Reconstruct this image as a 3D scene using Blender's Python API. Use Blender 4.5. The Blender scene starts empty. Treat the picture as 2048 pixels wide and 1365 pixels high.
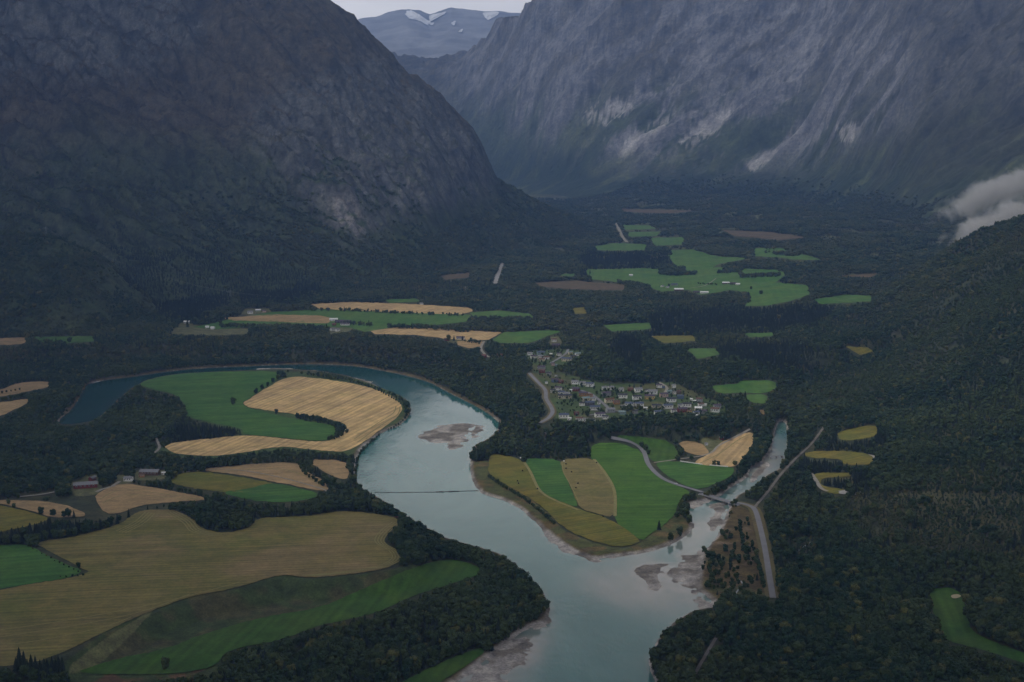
import bpy, math, random
import numpy as np
from mathutils import Vector
from mathutils.geometry import delaunay_2d_cdt

random.seed(7)
rng = np.random.default_rng(7)
scene = bpy.context.scene
COL = scene.collection

# ------------------------------------------------------------------ camera model
F, CX, CY, HV, CAMH = 2844.0, 1024.0, 682.5, 250.0, 540.0
PIT = math.atan((CY - HV) / F)
cp_, sp_ = math.cos(PIT), math.sin(PIT)

def raydir(u, v):
    dx = u - CX; dyc = CY - v
    return dx, F * cp_ + dyc * sp_, -F * sp_ + dyc * cp_

def at_y(u, v, Y):
    dx, dy, dz = raydir(u, v)
    return (Y * dx / dy, Y, CAMH + Y * dz / dy)

def at_z(u, v, z):
    dx, dy, dz = raydir(u, v)
    t = (z - CAMH) / dz
    return (dx * t, dy * t)

def project(x, y, z):
    zz = z - CAMH
    d = y * cp_ - zz * sp_
    return CX + F * x / d, CY - F * (y * sp_ + zz * cp_) / d, d

# ------------------------------------------------------------------ noise
def _hash(ix, iy, seed):
    h = (ix.astype(np.int64) * 374761393 + iy.astype(np.int64) * 668265263 + seed * 974634777) & 0x7fffffff
    h = ((h ^ (h >> 13)) * 1274126177) & 0x7fffffff
    return ((h ^ (h >> 16)) & 0xffff) / 65535.0

def perlin(x, y, seed=0):
    ix = np.floor(x); iy = np.floor(y)
    fx = x - ix; fy = y - iy
    ux = fx * fx * fx * (fx * (fx * 6 - 15) + 10); uy = fy * fy * fy * (fy * (fy * 6 - 15) + 10)
    def g(ox, oy):
        a = _hash(ix + ox, iy + oy, seed) * 2 * math.pi
        return np.cos(a) * (fx - ox) + np.sin(a) * (fy - oy)
    n = (g(0, 0) * (1 - ux) + g(1, 0) * ux) * (1 - uy) + (g(0, 1) * (1 - ux) + g(1, 1) * ux) * uy
    return n * 1.5

def fbm(x, y, octv=4, seed=0, gain=0.5):
    s = 0; a = 1.0
    for i in range(octv):
        s = s + a * perlin(x, y, seed + i * 17); x = x * 2.03 + 3.1; y = y * 2.03 - 1.7; a *= gain
    return s

def ridged(x, y, octv=4, seed=0, gain=0.5):
    s = 0; a = 1.0
    for i in range(octv):
        s = s + a * (1 - np.abs(perlin(x, y, seed + i * 13)) * 2); x = x * 2.1 + 1.3; y = y * 2.1 + 5.7; a *= gain
    return s

def sstep(a, b, x):
    t = np.clip((x - a) / (b - a), 0, 1)
    return t * t * (3 - 2 * t)

# ------------------------------------------------------------------ polygons
def catmull(pts, n=4, closed=True):
    P = [np.array(p, float) for p in pts]; N = len(P); out = []
    rngi = range(N) if closed else range(N - 1)
    for i in rngi:
        p0 = P[(i - 1) % N] if closed or i > 0 else P[0]
        p1 = P[i]; p2 = P[(i + 1) % N]
        p3 = P[(i + 2) % N] if closed or i + 2 < N else P[N - 1]
        for k in range(n):
            t = k / n
            out.append(0.5 * ((2 * p1) + (-p0 + p2) * t + (2 * p0 - 5 * p1 + 4 * p2 - p3) * t * t + (-p0 + 3 * p1 - 3 * p2 + p3) * t ** 3))
    if not closed: out.append(P[-1])
    return [tuple(p) for p in out]

def inside(px, py, poly):
    c = np.zeros(px.shape, bool); n = len(poly)
    for i in range(n):
        x1, y1 = poly[i][0], poly[i][1]; x2, y2 = poly[(i + 1) % n][0], poly[(i + 1) % n][1]
        if y1 == y2: continue
        m = ((y1 > py) != (y2 > py)) & (px < (x2 - x1) * (py - y1) / (y2 - y1) + x1)
        c ^= m
    return c

def sdist(px, py, poly, pad):
    """signed distance, positive inside; clipped at -pad outside the padded bounding box"""
    P = np.array(poly, float)
    out = np.full(px.shape, -float(pad))
    m = (px > P[:, 0].min() - pad) & (px < P[:, 0].max() + pad) & (py > P[:, 1].min() - pad) & (py < P[:, 1].max() + pad)
    if not m.any(): return out
    x = px[m]; y = py[m]; d2 = np.full(x.shape, 1e18)
    n = len(P)
    for i in range(n):
        a = P[i]; b = P[(i + 1) % n]; e = b - a; L = max(e @ e, 1e-9)
        t = np.clip(((x - a[0]) * e[0] + (y - a[1]) * e[1]) / L, 0, 1)
        d2 = np.minimum(d2, (x - a[0] - t * e[0]) ** 2 + (y - a[1] - t * e[1]) ** 2)
    d = np.sqrt(d2); ins = inside(x, y, P)
    out[m] = np.maximum(np.where(ins, d, -d), -pad)
    return out

# ------------------------------------------------------------------ the river and its bars, in the photograph's pixels
RIVER = [(118,848),(150,812),(172,775),(190,764),(280,752),(330,744),(420,736),(500,733),(600,729),(700,732),(780,745),(850,762),
 (900,787),(960,818),(990,840),(998,853),(975,877),(946,893),(938,920),(942,955),(960,986),(1000,1000),(1040,1020),(1080,1056),
 (1120,1088),(1160,1110),(1195,1119),(1230,1114),(1290,1106),(1340,1090),(1374,1070),(1386,1050),(1378,1022),(1388,1008),(1420,1000),(1446,990),(1470,972),
 (1496,956),(1502,940),(1524,926),(1542,905),(1550,870),(1556,846),(1570,846),(1573,880),(1568,915),(1556,938),(1530,952),(1505,974),(1474,992),
 (1458,1008),(1452,1032),(1432,1072),(1404,1108),(1398,1140),(1398,1180),(1432,1212),(1385,1222),(1345,1245),(1310,1285),(1294,1330),(1300,1480),(860,1480),
 (880,1400),(960,1330),(1040,1268),(1094,1240),(1100,1205),(1062,1158),(1000,1108),(900,1078),(830,1040),(765,1000),(722,972),(712,940),
 (722,903),(762,868),(802,850),(822,826),(816,803),(790,787),(740,768),(690,752),(640,744),(560,740),(450,744),(350,750),(285,764),(245,790),(205,828),(172,846)]
BARS = [ # pixels, height of the crest, width of the shore
 ([(836,874),(870,858),(915,848),(945,849),(940,858),(935,872),(925,890),(903,898),(893,886),(860,886)], 0.75, 16),
 ([(938,868),(950,856),(964,852),(966,860),(956,870),(944,875)], 0.5, 16),
 ([(1418,1056),(1423,1028),(1438,1012),(1448,1018),(1443,1045),(1426,1060)], 0.9, 9),
 ([(1262,1140),(1300,1131),(1348,1126),(1322,1136),(1314,1152),(1311,1180),(1292,1162)], 0.6, 10),
 ([(1332,1142),(1362,1122),(1400,1100),(1410,1130),(1410,1190),(1440,1214),(1400,1212),(1368,1185),(1345,1168)], 0.65, 22),
 ([(1225,1116),(1290,1082),(1340,1062),(1376,1050),(1392,1048),(1380,1066),(1345,1086),(1290,1103)], 0.8, 12),
 ([(880,1400),(960,1330),(1040,1262),(1094,1236),(1096,1250),(1066,1285),(1050,1320),(1010,1380),(960,1480),(860,1480)], 0.55, 22),
 ([(520,738),(580,738),(660,747),(750,768),(740,771),(650,756),(550,747)], 1.0, 14),
 ([(1085,1062),(1120,1085),(1160,1107),(1200,1120),(1190,1124),(1150,1112),(1110,1090)], 0.8, 8),
 ([(1380,1005),(1425,997),(1432,1000),(1410,1008),(1384,1018)], 0.8, 8),
 ([(1498,960),(1510,940),(1530,924),(1538,930),(1522,950),(1508,966)], 0.3, 6), ([(1420,1010),(1450,1005),(1448,1012),(1425,1018)], .5, 7),
 ([(170,760),(200,757),(196,765),(172,768)], .8, 8),
 ([(128,812),(146,800),(142,812),(133,826)], .8, 8)]
def px2w(poly, z, n=3): return [at_z(u, v, z) for u, v in catmull(poly, n)]
W_RIVER = px2w(RIVER, 0)
W_BARS = [(px2w(p, 0), h, w) for p, h, w in BARS]

TA, TB = 26.0, 20.0
TERR_A = px2w([(-900,694),(0,700),(150,697),(350,692),(600,700),(800,702),(920,722),(990,760),(1045,800),(1062,835),(1075,858),(1150,862),(1250,862),
  (1350,852),(1460,848),(1505,842),(1528,810),(1545,770),(1600,735),(1700,715),(2000,700),(2300,660),(4200,480),(1800,395),(800,395),(-2400,470)], TA, 2)
TERR_B = px2w([(-700,985),(200,975),(480,985),(640,1005),(740,1018),(805,1040),(826,1075),(838,1105),(812,1130),(770,1142),(700,1152),(620,1158),(560,1152),(470,1180),
  (380,1196),(290,1230),(210,1266),(140,1300),(20,1340),(-700,1500)], TB, 3)

# ------------------------------------------------------------------ mountains as lofts through feature lines
class Loft:
    def __init__(self, curves, smooth=0.004):
        self.a = np.linspace(-1.3, 1.3, 2601)
        self.Y, self.Z = [], []
        k = np.exp(-0.5 * (np.arange(-20, 21) / (smooth * 1000)) ** 2); k /= k.sum()
        for c in curves:
            A, Ys, Zs = [], [], []
            for q in c:
                u, v, Y = q[:3]
                if len(q) == 4:
                    z = q[3]; x = (u - CX) / F * (Y * cp_ + (CAMH - z) * sp_)
                else:
                    x, _, z = at_y(u, v, Y)
                A.append(x / Y); Ys.append(Y); Zs.append(z)
            o = np.argsort(A); A = np.array(A)[o]; Ys = np.array(Ys)[o]; Zs = np.array(Zs)[o]
            y = np.convolve(np.pad(np.interp(self.a, A, Ys), 20, 'edge'), k, 'valid')
            z = np.convolve(np.pad(np.interp(self.a, A, Zs), 20, 'edge'), k, 'valid')
            self.Y.append(y); self.Z.append(z)
        self.Y = np.array(self.Y); self.Z = np.array(self.Z)
    def __call__(self, x, y):
        a = np.clip(x / np.maximum(y, 1), -1.29, 1.29)
        f = (a + 1.3) / 0.001; i = np.clip(f.astype(int), 0, 2599); w = f - i
        Y = self.Y[:, i] * (1 - w) + self.Y[:, i + 1] * w
        Z = self.Z[:, i] * (1 - w) + self.Z[:, i + 1] * w
        out = np.where(y < Y[0], -50.0 , Z[-1])
        t_out = np.where(y < Y[0], 0.0, float(len(Y) - 1))
        for k in range(len(Y) - 1):
            m = (y >= Y[k]) & (y < Y[k + 1])
            t = (y - Y[k]) / np.maximum(Y[k + 1] - Y[k], 1)
            out = np.where(m, Z[k] + (Z[k + 1] - Z[k]) * t, out)
            t_out = np.where(m, k + t, t_out)
        return out, t_out

def foot(pts, z=12): return [(u, 0, Y, z) for u, Y in pts]
def behind(c, dY, f):
    out = []
    for q in c:
        z = q[3] if len(q) == 4 else at_y(*q)[2]
        out.append((q[0], 0, q[2] + dY, z * f - 20))
    return out
LM_crest = [(-1500,-500,6800),(-500,-330,6800),(0,-260,6700),(300,-200,6500),(500,-120,6400),(620,-42,6320),(675,2,6300),(700,24,6320),(725,52,6350),(762,82,6400),(788,110,6430),(801,133,6450),(836,148,6480),
   (866,172,6520),(900,212,6560),(938,248,6600),(960,270,6650),(968,300,6700),(980,330,6750),(990,355,6820),(1010,370,6870),(1060,398,6950),(1130,428,6980),(1200,455,7050),(1236,470,7100),(1275,0,7300,8)]
LEFTM = Loft([
  foot([(-1500,3300),(-500,3700),(0,4000),(340,4080),(500,4330),(620,4450),(850,4760),(950,5200),(1000,5600),(1120,5950),(1190,6150),(1236,6900),(1275,7200)]),
  [(-1500,260,4600),(-500,290,4700),(0,330,4750),(300,372,4820),(500,425,4850),(700,472,4880),(850,478,5230),(950,425,5900),(1060,430,6550),(1130,452,6650),(1200,470,6800),(1236,0,7000,18),(1275,0,7250,8)],
  [(-1500,0,5400),(-500,40,5450),(0,110,5520),(300,150,5520),(500,215,5450),(700,275,5480),(850,302,5780),(930,322,6150),(975,345,6500),(1000,372,6700),(1060,406,6780),(1130,436,6850),(1200,460,6960),(1236,0,7050,22),(1275,0,7270,8)],
  LM_crest, behind(LM_crest, 1300, .35), behind(LM_crest, 2600, 0.0)], 0.003)
RM_foot = [(300,13500),(700,12500),(900,12000),(1000,11200),(1150,9900),(1400,9000),(1600,8200),(1750,7000),(1850,6000),(2048,5000),(2500,4100),(3600,3400)]
RM_crest = [(300,150,15500),(700,135,15000),(800,122,15000),(868,113,14800),(900,108,14600),(925,104,14300),(950,88,13900),(978,70,13500),(1003,42,13200),(1020,30,13000),(1040,12,12800),(1058,-2,12600),(1150,-80,12300),(1400,-250,11800),(1700,-330,10800),(2048,-350,9600),(2600,-350,8200),(3600,-350,7500)]
RIGHTM = Loft([
  foot(RM_foot),
  [(300,330,14000),(700,340,13000),(900,350,12400),(1000,358,11700),(1150,360,10500),(1300,345,9950),(1400,338,9700),(1600,345,9000),(1750,350,7900),(1850,368,6950),(2048,390,5950),(2500,380,5000),(3600,380,4300)],
  [(300,250,14500),(700,240,13700),(900,215,13100),(1000,205,12300),(1150,180,11200),(1300,165,10700),(1400,160,10450),(1600,170,9650),(1750,185,8600),(1850,200,7800),(2048,215,6800),(2500,200,5900),(3600,200,5200)],
  [(300,180,15000),(700,165,14300),(880,135,13900),(950,122,13300),(1000,92,12900),(1060,60,12350),(1150,30,11900),(1300,-10,11500),(1400,-20,11200),(1600,0,10400),(1750,10,9400),(1850,20,8600),(2048,30,7700),(2500,0,6800),(3600,0,6000)],
  RM_crest, behind(RM_crest, 1500, .8)], 0.006)
KN_crest = [(-900,500,3700),(-300,470,3780),(0,466,3850),(90,474,3850),(150,490,3850),(200,520,3860),(240,550,3870),(280,585,3880),(310,615,3900),(338,640,3930),(370,0,3960,14),(400,0,4000,8)]
KNOLL = Loft([
  foot([(-900,3200),(0,3480),(190,3520),(270,3620),(330,3760),(370,3900),(400,3980)], 16),
  KN_crest, behind(KN_crest, 420, .75), behind(KN_crest, 1200, .7)], 0.005)

def valley(x, y):
    z = 3.2 + 0.7 * fbm(x / 260, y / 260, 3, 5)
    sa = sdist(x, y, TERR_A, 90)
    z = z + (TA - 3) * sstep(-48, 6, sa + 9 * fbm(x / 70, y / 70, 2, 8))
    sb = sdist(x, y, TERR_B, 60)
    z = z + (TB - 3) * sstep(-34, 0, sb + 2 * fbm(x / 60, y / 60, 2, 9))
    # village slope and far rolling floor
    cxv, cyv = at_z(1265, 735, TA)
    z = z + 26 * np.exp(-(((x - cxv) / 260) ** 2 + ((y - cyv) / 230) ** 2))
    z = z + sstep(4200, 9500, y) * 14 * fbm(x / 600, y / 600, 3, 12)
    # right margin rises gently, then the near hillside
    z = z + 0.07 * np.clip(x - 480, 0, 900) + 17 * sstep(560, 900, x) * (fbm(x / 300, y / 300, 3, 15) + .35)
    xf = np.interp(y, [0, 1400, 2600, 3000, 3400, 3800, 4300, 5000, 7000], [900, 820, 800, 820, 868, 960, 1300, 1750, 3000])
    e = np.clip(x - xf, 0, None)
    hz = 700 * (1 - np.exp(-e * 0.60 / 700))
    hz = hz * (1 + 0.13 * fbm(x / 160, y / 260, 4, 21))
    z = z + hz
    # the steep side the viewer stands on
    z = z + 450 * np.clip((880 - y) / 800, 0, 1.1)
    # river bed
    sr = sdist(x, y, W_RIVER, 40)
    bank = sstep(-9, 3, sr + 1.6 * fbm(x / 22, y / 22, 3, 31))
    bed = -1.6 * np.ones_like(z)
    for wp, hh, ww in W_BARS:
        s = sdist(x, y, wp, 60)
        n = fbm(x / 38, y / 38, 4, 40)
        n_ = ridged(x / 26 + y / 60, y / 34, 4, 43) - 1.1
        bed = np.maximum(bed, -1.6 + (hh + 1.6) * sstep(-ww, ww * .6, s + ww * .7 * n) - .5 * np.clip(n_, 0, 1))
    return z * (1 - bank) + bed * bank, sr, sa, sb

def height(x, y):
    z, sr, sa, sb = valley(x, y)
    rid = {}
    lm, tl = LEFTM(x, y)
    m = np.clip(lm / 350, 0, 1) * (1 - .6 * np.exp(-((tl - 3) / .3) ** 2))
    wx = 60 * fbm(x / 420, y / 420, 3, 55); s = (0.47 * x + 0.88 * y) + wx; f = (0.88 * x - 0.47 * y)
    g = ridged(s / 210, f / 900, 5, 3, .55) - 1.0
    lmn = lm + m * (46 * g + 44 * fbm(x / 380, y / 380, 5, 61, .52) + 14 * ridged(s / 75, f / 150, 4, 71, .6) - 20)
    rm, tr = RIGHTM(x, y)
    m2 = np.clip(rm / 500, 0, 1)
    wx2 = 120 * fbm(x / 900, y / 900, 3, 56); s2 = (-0.12 * x - 0.993 * y) + wx2; f2 = (0.993 * x - 0.12 * y)
    g2 = ridged(s2 / 420, f2 / 1900, 5, 103, .55) - 1.0
    rmn = rm + m2 * (62 * g2 + 80 * fbm(x / 900, y / 900, 5, 161, .5) + 16 * ridged(s2 / 170, f2 / 400, 3, 171, .5) - 26)
    kn, tk = KNOLL(x, y)
    knn = kn + np.clip(kn / 100, 0, 1) * (10 * fbm(x / 90, y / 90, 4, 77))
    out = np.maximum(np.maximum(z, lmn), np.maximum(rmn, knn))
    part = np.zeros(x.shape, int)
    part[(lmn > z) & (lmn >= rmn) & (lmn >= knn)] = 1
    part[(rmn > z) & (rmn > lmn) & (rmn > knn)] = 2
    part[(knn > z) & (knn > lmn) & (knn > rmn)] = 3
    return out, part, (sr, sa, sb, tl, tr, g, g2)

# grid: a fan whose apex lies behind the viewer
APEX = 400.0
ca = np.concatenate([np.linspace(-0.95, -0.41, 45)[:-1], np.linspace(-0.41, 0.41, 1060), np.linspace(0.41, 0.95, 45)[1:]])
def rows():
    ys = list(np.linspace(-200, 1250, 60)[:-1]); y = 1250.0
    while y < 15900:
        ys.append(y)
        if y < 3900: r = .00145
        elif y < 7000: r = .00155
        elif y < 11000: r = .0024
        else: r = .004
        y *= 1 + r
    return np.array(ys + [15900.0])
cy = rows()
GA, GY = np.meshgrid(ca, cy)
GX = GA * (GY + APEX)
GZ, GPART, (SR, SA, SB, TL, TR, G1n, G2n) = height(GX, GY)
NR, NC = GX.shape
print('grid', NR, NC)

def hgrid(x, y):
    a = x / (y + APEX)
    fi = np.interp(y, cy, np.arange(NR)); fj = np.interp(a, ca, np.arange(NC))
    i = np.clip(fi.astype(int), 0, NR - 2); j = np.clip(fj.astype(int), 0, NC - 2)
    wi = fi - i; wj = fj - j
    return (GZ[i, j] * (1 - wi) * (1 - wj) + GZ[i + 1, j] * wi * (1 - wj) + GZ[i, j + 1] * (1 - wi) * wj + GZ[i + 1, j + 1] * wi * wj)

_YS = np.concatenate([np.arange(1150, 5000, 2.0), np.arange(5000, 15800, 6.0)])
def drop(u, v):
    """where the line of sight through this pixel meets the terrain"""
    dx, dy, dz = raydir(u, v)
    x = _YS * dx / dy; z = CAMH + _YS * dz / dy
    d = z - hgrid(x, _YS)
    k = np.argmax(d < 0)
    if d[k] >= 0: k = len(_YS) - 1
    if k == 0: return (x[0], _YS[0])
    t = d[k - 1] / (d[k - 1] - d[k])
    Y = _YS[k - 1] + (_YS[k] - _YS[k - 1]) * t
    return (Y * dx / dy, Y)
def hz(x, y): return float(hgrid(np.array([x]), np.array([y]))[0])
def ground(u, v):
    x, y = drop(u, v); return x, y, hz(x, y)

# visibility (running maximum of the elevation angle along each fan column, apex at the viewer)
ELEV = (GZ - CAMH) / np.maximum(GY, 50)
ELEV[cy < 1150] = -9
RUN = np.maximum.accumulate(ELEV, axis=0)

# ------------------------------------------------------------------ materials
def new_mat(name):
    m = bpy.data.materials.new(name); m.use_nodes = True
    nt = m.node_tree; b = nt.nodes['Principled BSDF']
    b.inputs['Roughness'].default_value = .9
    b.inputs['Specular IOR Level'].default_value = .25
    return m, nt, b
def N(nt, t, **kw):
    n = nt.nodes.new(t)
    for k, v in kw.items(): setattr(n, k, v)
    return n
def lnk(nt, a, b): nt.links.new(a, b)
def rgba(c): return (c[0], c[1], c[2], 1)

def mixcol(nt, fac, a, b, mode='MIX'):
    n = N(nt, 'ShaderNodeMix', data_type='RGBA', blend_type=mode)
    for sock, val in ((n.inputs[0], fac), (n.inputs[6], a), (n.inputs[7], b)):
        if hasattr(val, 'is_output') or isinstance(val, bpy.types.NodeSocket): lnk(nt, val, sock)
        elif isinstance(val, (int, float)): sock.default_value = val
        else: sock.default_value = rgba(val)
    return n.outputs[2]

def ramp(nt, src, a, b, lo=0.0, hi=1.0):
    n = N(nt, 'ShaderNodeMapRange'); n.inputs[1].default_value = a; n.inputs[2].default_value = b
    n.inputs[3].default_value = lo; n.inputs[4].default_value = hi
    lnk(nt, src, n.inputs[0]); return n.outputs[0]

def noise(nt, scale, detail=4, rough=.55, vec=None, dist=0):
    n = N(nt, 'ShaderNodeTexNoise'); n.inputs['Scale'].default_value = scale; n.inputs['Detail'].default_value = detail
    n.inputs['Roughness'].default_value = rough; n.inputs['Distortion'].default_value = dist
    if vec is not None: lnk(nt, vec, n.inputs['Vector'])
    return n.outputs[0]

def plain(name, c, rough=.85, var=.25, scale=.4):
    m, nt, b = new_mat(name); b.inputs['Roughness'].default_value = rough
    tc = N(nt, 'ShaderNodeTexCoord')
    n = noise(nt, scale, 5, .6, tc.outputs['Object'])
    c2 = mixcol(nt, 1.0, c, (1 - var, 1 - var, 1 - var), 'MULTIPLY')
    lnk(nt, mixcol(nt, ramp(nt, n, .35, .65), c, c2), b.inputs['Base Color'])
    return m

def ground_mat(name, bump_scale, bump_dist, freq):
    m, nt, b = new_mat(name)
    at = N(nt, 'ShaderNodeAttribute', attribute_name='paint')
    geo = N(nt, 'ShaderNodeNewGeometry')
    n1 = noise(nt, freq, 8, .65, geo.outputs['Position'])
    n2 = noise(nt, freq * 7, 5, .7, geo.outputs['Position'])
    f = mixcol(nt, ramp(nt, n1, .3, .7), (.5, .5, .52), (1.5, 1.48, 1.45))
    c = mixcol(nt, 1.0, at.outputs['Color'], f, 'MULTIPLY')
    f2 = mixcol(nt, ramp(nt, n2, .3, .7), (.6, .6, .6), (1.4, 1.4, 1.4))
    c = mixcol(nt, 1.0, c, f2, 'MULTIPLY')
    lnk(nt, c, b.inputs['Base Color'])
    bp = N(nt, 'ShaderNodeBump'); bp.inputs['Strength'].default_value = 1.0; bp.inputs['Distance'].default_value = bump_dist
    rg = N(nt, 'ShaderNodeTexNoise', noise_type='RIDGED_MULTIFRACTAL'); rg.inputs['Scale'].default_value = bump_scale; rg.inputs['Detail'].default_value = 7; rg.inputs['Roughness'].default_value = .62
    lnk(nt, geo.outputs['Position'], rg.inputs['Vector'])
    lnk(nt, rg.outputs[0], bp.inputs['Height']); lnk(nt, bp.outputs[0], b.inputs['Normal'])
    return m

def field_mat(name, c1, c2, ang=0, period=9.0, stripe=.5, tracks=0.0, patch=.5, c3=None):
    m, nt, b = new_mat(name)
    geo = N(nt, 'ShaderNodeNewGeometry')
    mp = N(nt, 'ShaderNodeMapping'); mp.inputs['Rotation'].default_value = (0, 0, math.radians(ang)); lnk(nt, geo.outputs['Position'], mp.inputs[0])
    wob = noise(nt, .004, 3, .5, geo.outputs['Position'])
    wv = N(nt, 'ShaderNodeTexWave'); wv.inputs['Scale'].default_value = 0.314 / period; wv.inputs['Distortion'].default_value = 2.2
    wv.inputs['Detail'].default_value = 3; wv.inputs['Detail Scale'].default_value = .6
    lnk(nt, mp.outputs[0], wv.inputs[0])
    # long narrow streaks that follow the drill rows
    mp2 = N(nt, 'ShaderNodeMapping'); mp2.inputs['Scale'].default_value = (1, .03, 1)
    lnk(nt, mp.outputs[0], mp2.inputs[0])
    st = noise(nt, 1.1 / period, 6, .72, mp2.outputs[0])
    big = noise(nt, .012, 6, .62, geo.outputs['Position'])
    fine = noise(nt, .25, 6, .7, geo.outputs['Position'])
    c = mixcol(nt, ramp(nt, big, .5 - .22 / max(patch, .01) * .5, .5 + .22 / max(patch, .01) * .5), c1, c2)
    if c3: c = mixcol(nt, ramp(nt, noise(nt, .006, 4, .6, geo.outputs['Position']), .48, .6), c, c3)
    dark = tuple(1 - .28 * stripe for _ in range(3)); lite = tuple(1 + .2 * stripe for _ in range(3))
    c = mixcol(nt, 1.0, c, mixcol(nt, ramp(nt, wv.outputs[0], .2, .8), dark, lite), 'MULTIPLY')
    c = mixcol(nt, 1.0, c, mixcol(nt, ramp(nt, st, .35, .65), (1 - .75 * stripe,) * 3, (1 + .55 * stripe,) * 3), 'MULTIPLY')
    c = mixcol(nt, 1.0, c, mixcol(nt, ramp(nt, fine, .3, .7), (.80, .80, .80), (1.2, 1.2, 1.2)), 'MULTIPLY')
    worn = noise(nt, .035, 7, .68, geo.outputs['Position'], .5)
    c = mixcol(nt, 1.0, c, mixcol(nt, ramp(nt, worn, .34, .66), (.78, .80, .78), (1.22, 1.16, 1.2)), 'MULTIPLY')
    lnk(nt, c, b.inputs['Base Color'])
    return m

M_GREEN = field_mat('mown_grass', (.040, .122, .020), (.062, .145, .024), 75, 14, .3, patch=.8)
M_GREEN2 = field_mat('lush_grass', (.030, .092, .010), (.056, .108, .014), 10, 12, .25, patch=.6)
M_GREEN3 = field_mat('striped_grass', (.046, .128, .014), (.070, .145, .018), 88, 8, .35)
M_OLIVE = field_mat('dry_grass', (.115, .128, .018), (.165, .138, .024), 60, 8, .3, patch=.8)
M_STUB = field_mat('pale_stubble', (.48, .34, .155), (.39, .28, .14), 20, 11, .3)
M_STUB2 = field_mat('brown_stubble', (.29, .205, .10), (.36, .255, .12), 75, 8, .32)
M_STUB3 = field_mat('meadow_stubble', (.180, .150, .046), (.118, .128, .028), 82, 9, .3, patch=1.0, c3=(.205, .16, .066))
M_STUBW = field_mat('golden_stubble', (.60, .43, .18), (.44, .315, .155), 18, 12, .42, patch=.6)
M_OLSTUB = field_mat('ripe_stubble', (.16, .155, .045), (.20, .155, .06), 85, 5, .3)
M_HEATH = field_mat('rust_heath', (.115, .082, .045), (.085, .072, .038), 0, 20, .1)
M_FAR = field_mat('valley_grass', (.044, .128, .020), (.080, .150, .028), 5, 25, .12, patch=.7)
M_ASPH = plain('asphalt', (.20, .20, .215), .8, .18, .05)
M_GRAV = plain('gravel_track', (.30, .28, .24), .95, .25, .1)
M_RAIL = plain('ballast', (.19, .175, .155), .95, .3, .1)
M_CONC = plain('concrete', (.34, .33, .32), .85, .2, .3)
M_STEEL = plain('galvanised_steel', (.30, .31, .33), .5, .1, 1)
M_SNOW = plain('old_snow', (.85, .87, .9), .7, .06, .002)
M_SAND = plain('bunker_sand', (.42, .36, .24), .95, .15, .2)
M_BARK = plain('bark', (.10, .085, .07), .95, .4, 2)
M_ROCK = plain('wet_rock', (.07, .068, .062), .7, .4, .6)
M_BALEW = plain('bale_wrap', (.8, .8, .78), .45, .08, 1)
M_BALED = plain('dark_bale', (.05, .04, .03), .8, .3, 1)
M_GLASS = plain('window_glass', (.03, .035, .045), .15, .2, 1)

def leaf_mat(name, dark, mid, lite, yellow):
    m, nt, b = new_mat(name)
    oi = N(nt, 'ShaderNodeObjectInfo')
    patch = noise(nt, .0045, 3, .6, oi.outputs['Location'])
    c = mixcol(nt, ramp(nt, patch, .43, .57), dark, mid)
    c = mixcol(nt, ramp(nt, oi.outputs['Random'], .55, 1, 0, .75), c, lite)
    c = mixcol(nt, ramp(nt, noise(nt, .0021, 4, .65, oi.outputs['Location']), .54, .68, 0, .38), c, (dark[0] * 3.2, dark[1] * 1.2, dark[2] * 1.3))
    y = N(nt, 'ShaderNodeMath', operation='MULTIPLY'); 
    lnk(nt, oi.outputs['Random'], y.inputs[0]); y.inputs[1].default_value = 37.7
    fr = N(nt, 'ShaderNodeMath', operation='FRACT'); lnk(nt, y.outputs[0], fr.inputs[0])
    c = mixcol(nt, ramp(nt, fr.outputs[0], .93, .97, 0, .75), c, yellow)
    geo = N(nt, 'ShaderNodeNewGeometry')
    c = mixcol(nt, 1.0, c, mixcol(nt, ramp(nt, noise(nt, .9, 3, .6, geo.outputs['Position']), .3, .7), (.65, .65, .65), (1.35, 1.35, 1.3)), 'MULTIPLY')
    lnk(nt, c, b.inputs['Base Color']); b.inputs['Roughness'].default_value = .8
    return m
M_LEAF = leaf_mat('broad_leaves', (.010, .032, .011), (.034, .056, .016), (.052, .072, .020), (.10, .10, .025))
M_LEAF_LIGHTENED = leaf_mat('lightened_leaves', (.020, .044, .018), (.046, .060, .022), (.066, .078, .026), (.11, .10, .03))  # leaf copy with distance brightness painted in, for far trees and young growth
M_NEEDLE = leaf_mat('spruce_needles', (.008, .020, .014), (.012, .024, .015), (.018, .032, .017), (.022, .036, .018))

# ------------------------------------------------------------------ objects
def tag(o, label=None, cat=None, group=None, kind=None):
    if label: o['label'] = label
    if cat: o['category'] = cat
    if group: o['group'] = group
    if kind: o['kind'] = kind
    return o
def link(o, parent=None):
    COL.objects.link(o)
    if parent is not None: o.parent = parent
    return o
def mesh(name, V, Fc, mat, parent=None, loc=None, smooth=False):
    me = bpy.data.meshes.new(name); me.from_pydata([tuple(map(float, v)) for v in V], [], Fc); me.update()
    if mat is not None: me.materials.append(mat)
    if smooth:
        me.polygons.foreach_set('use_smooth', [True] * len(me.polygons))
    o = bpy.data.objects.new(name, me)
    if loc is not None: o.location = loc
    return link(o, parent)
def empty(name, loc, rz=0, label=None, cat=None, group=None):
    o = bpy.data.objects.new(name, None); o.location = loc; o.rotation_euler = (0, 0, rz); o.empty_display_size = 5
    tag(o, label, cat, group); return link(o)
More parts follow.
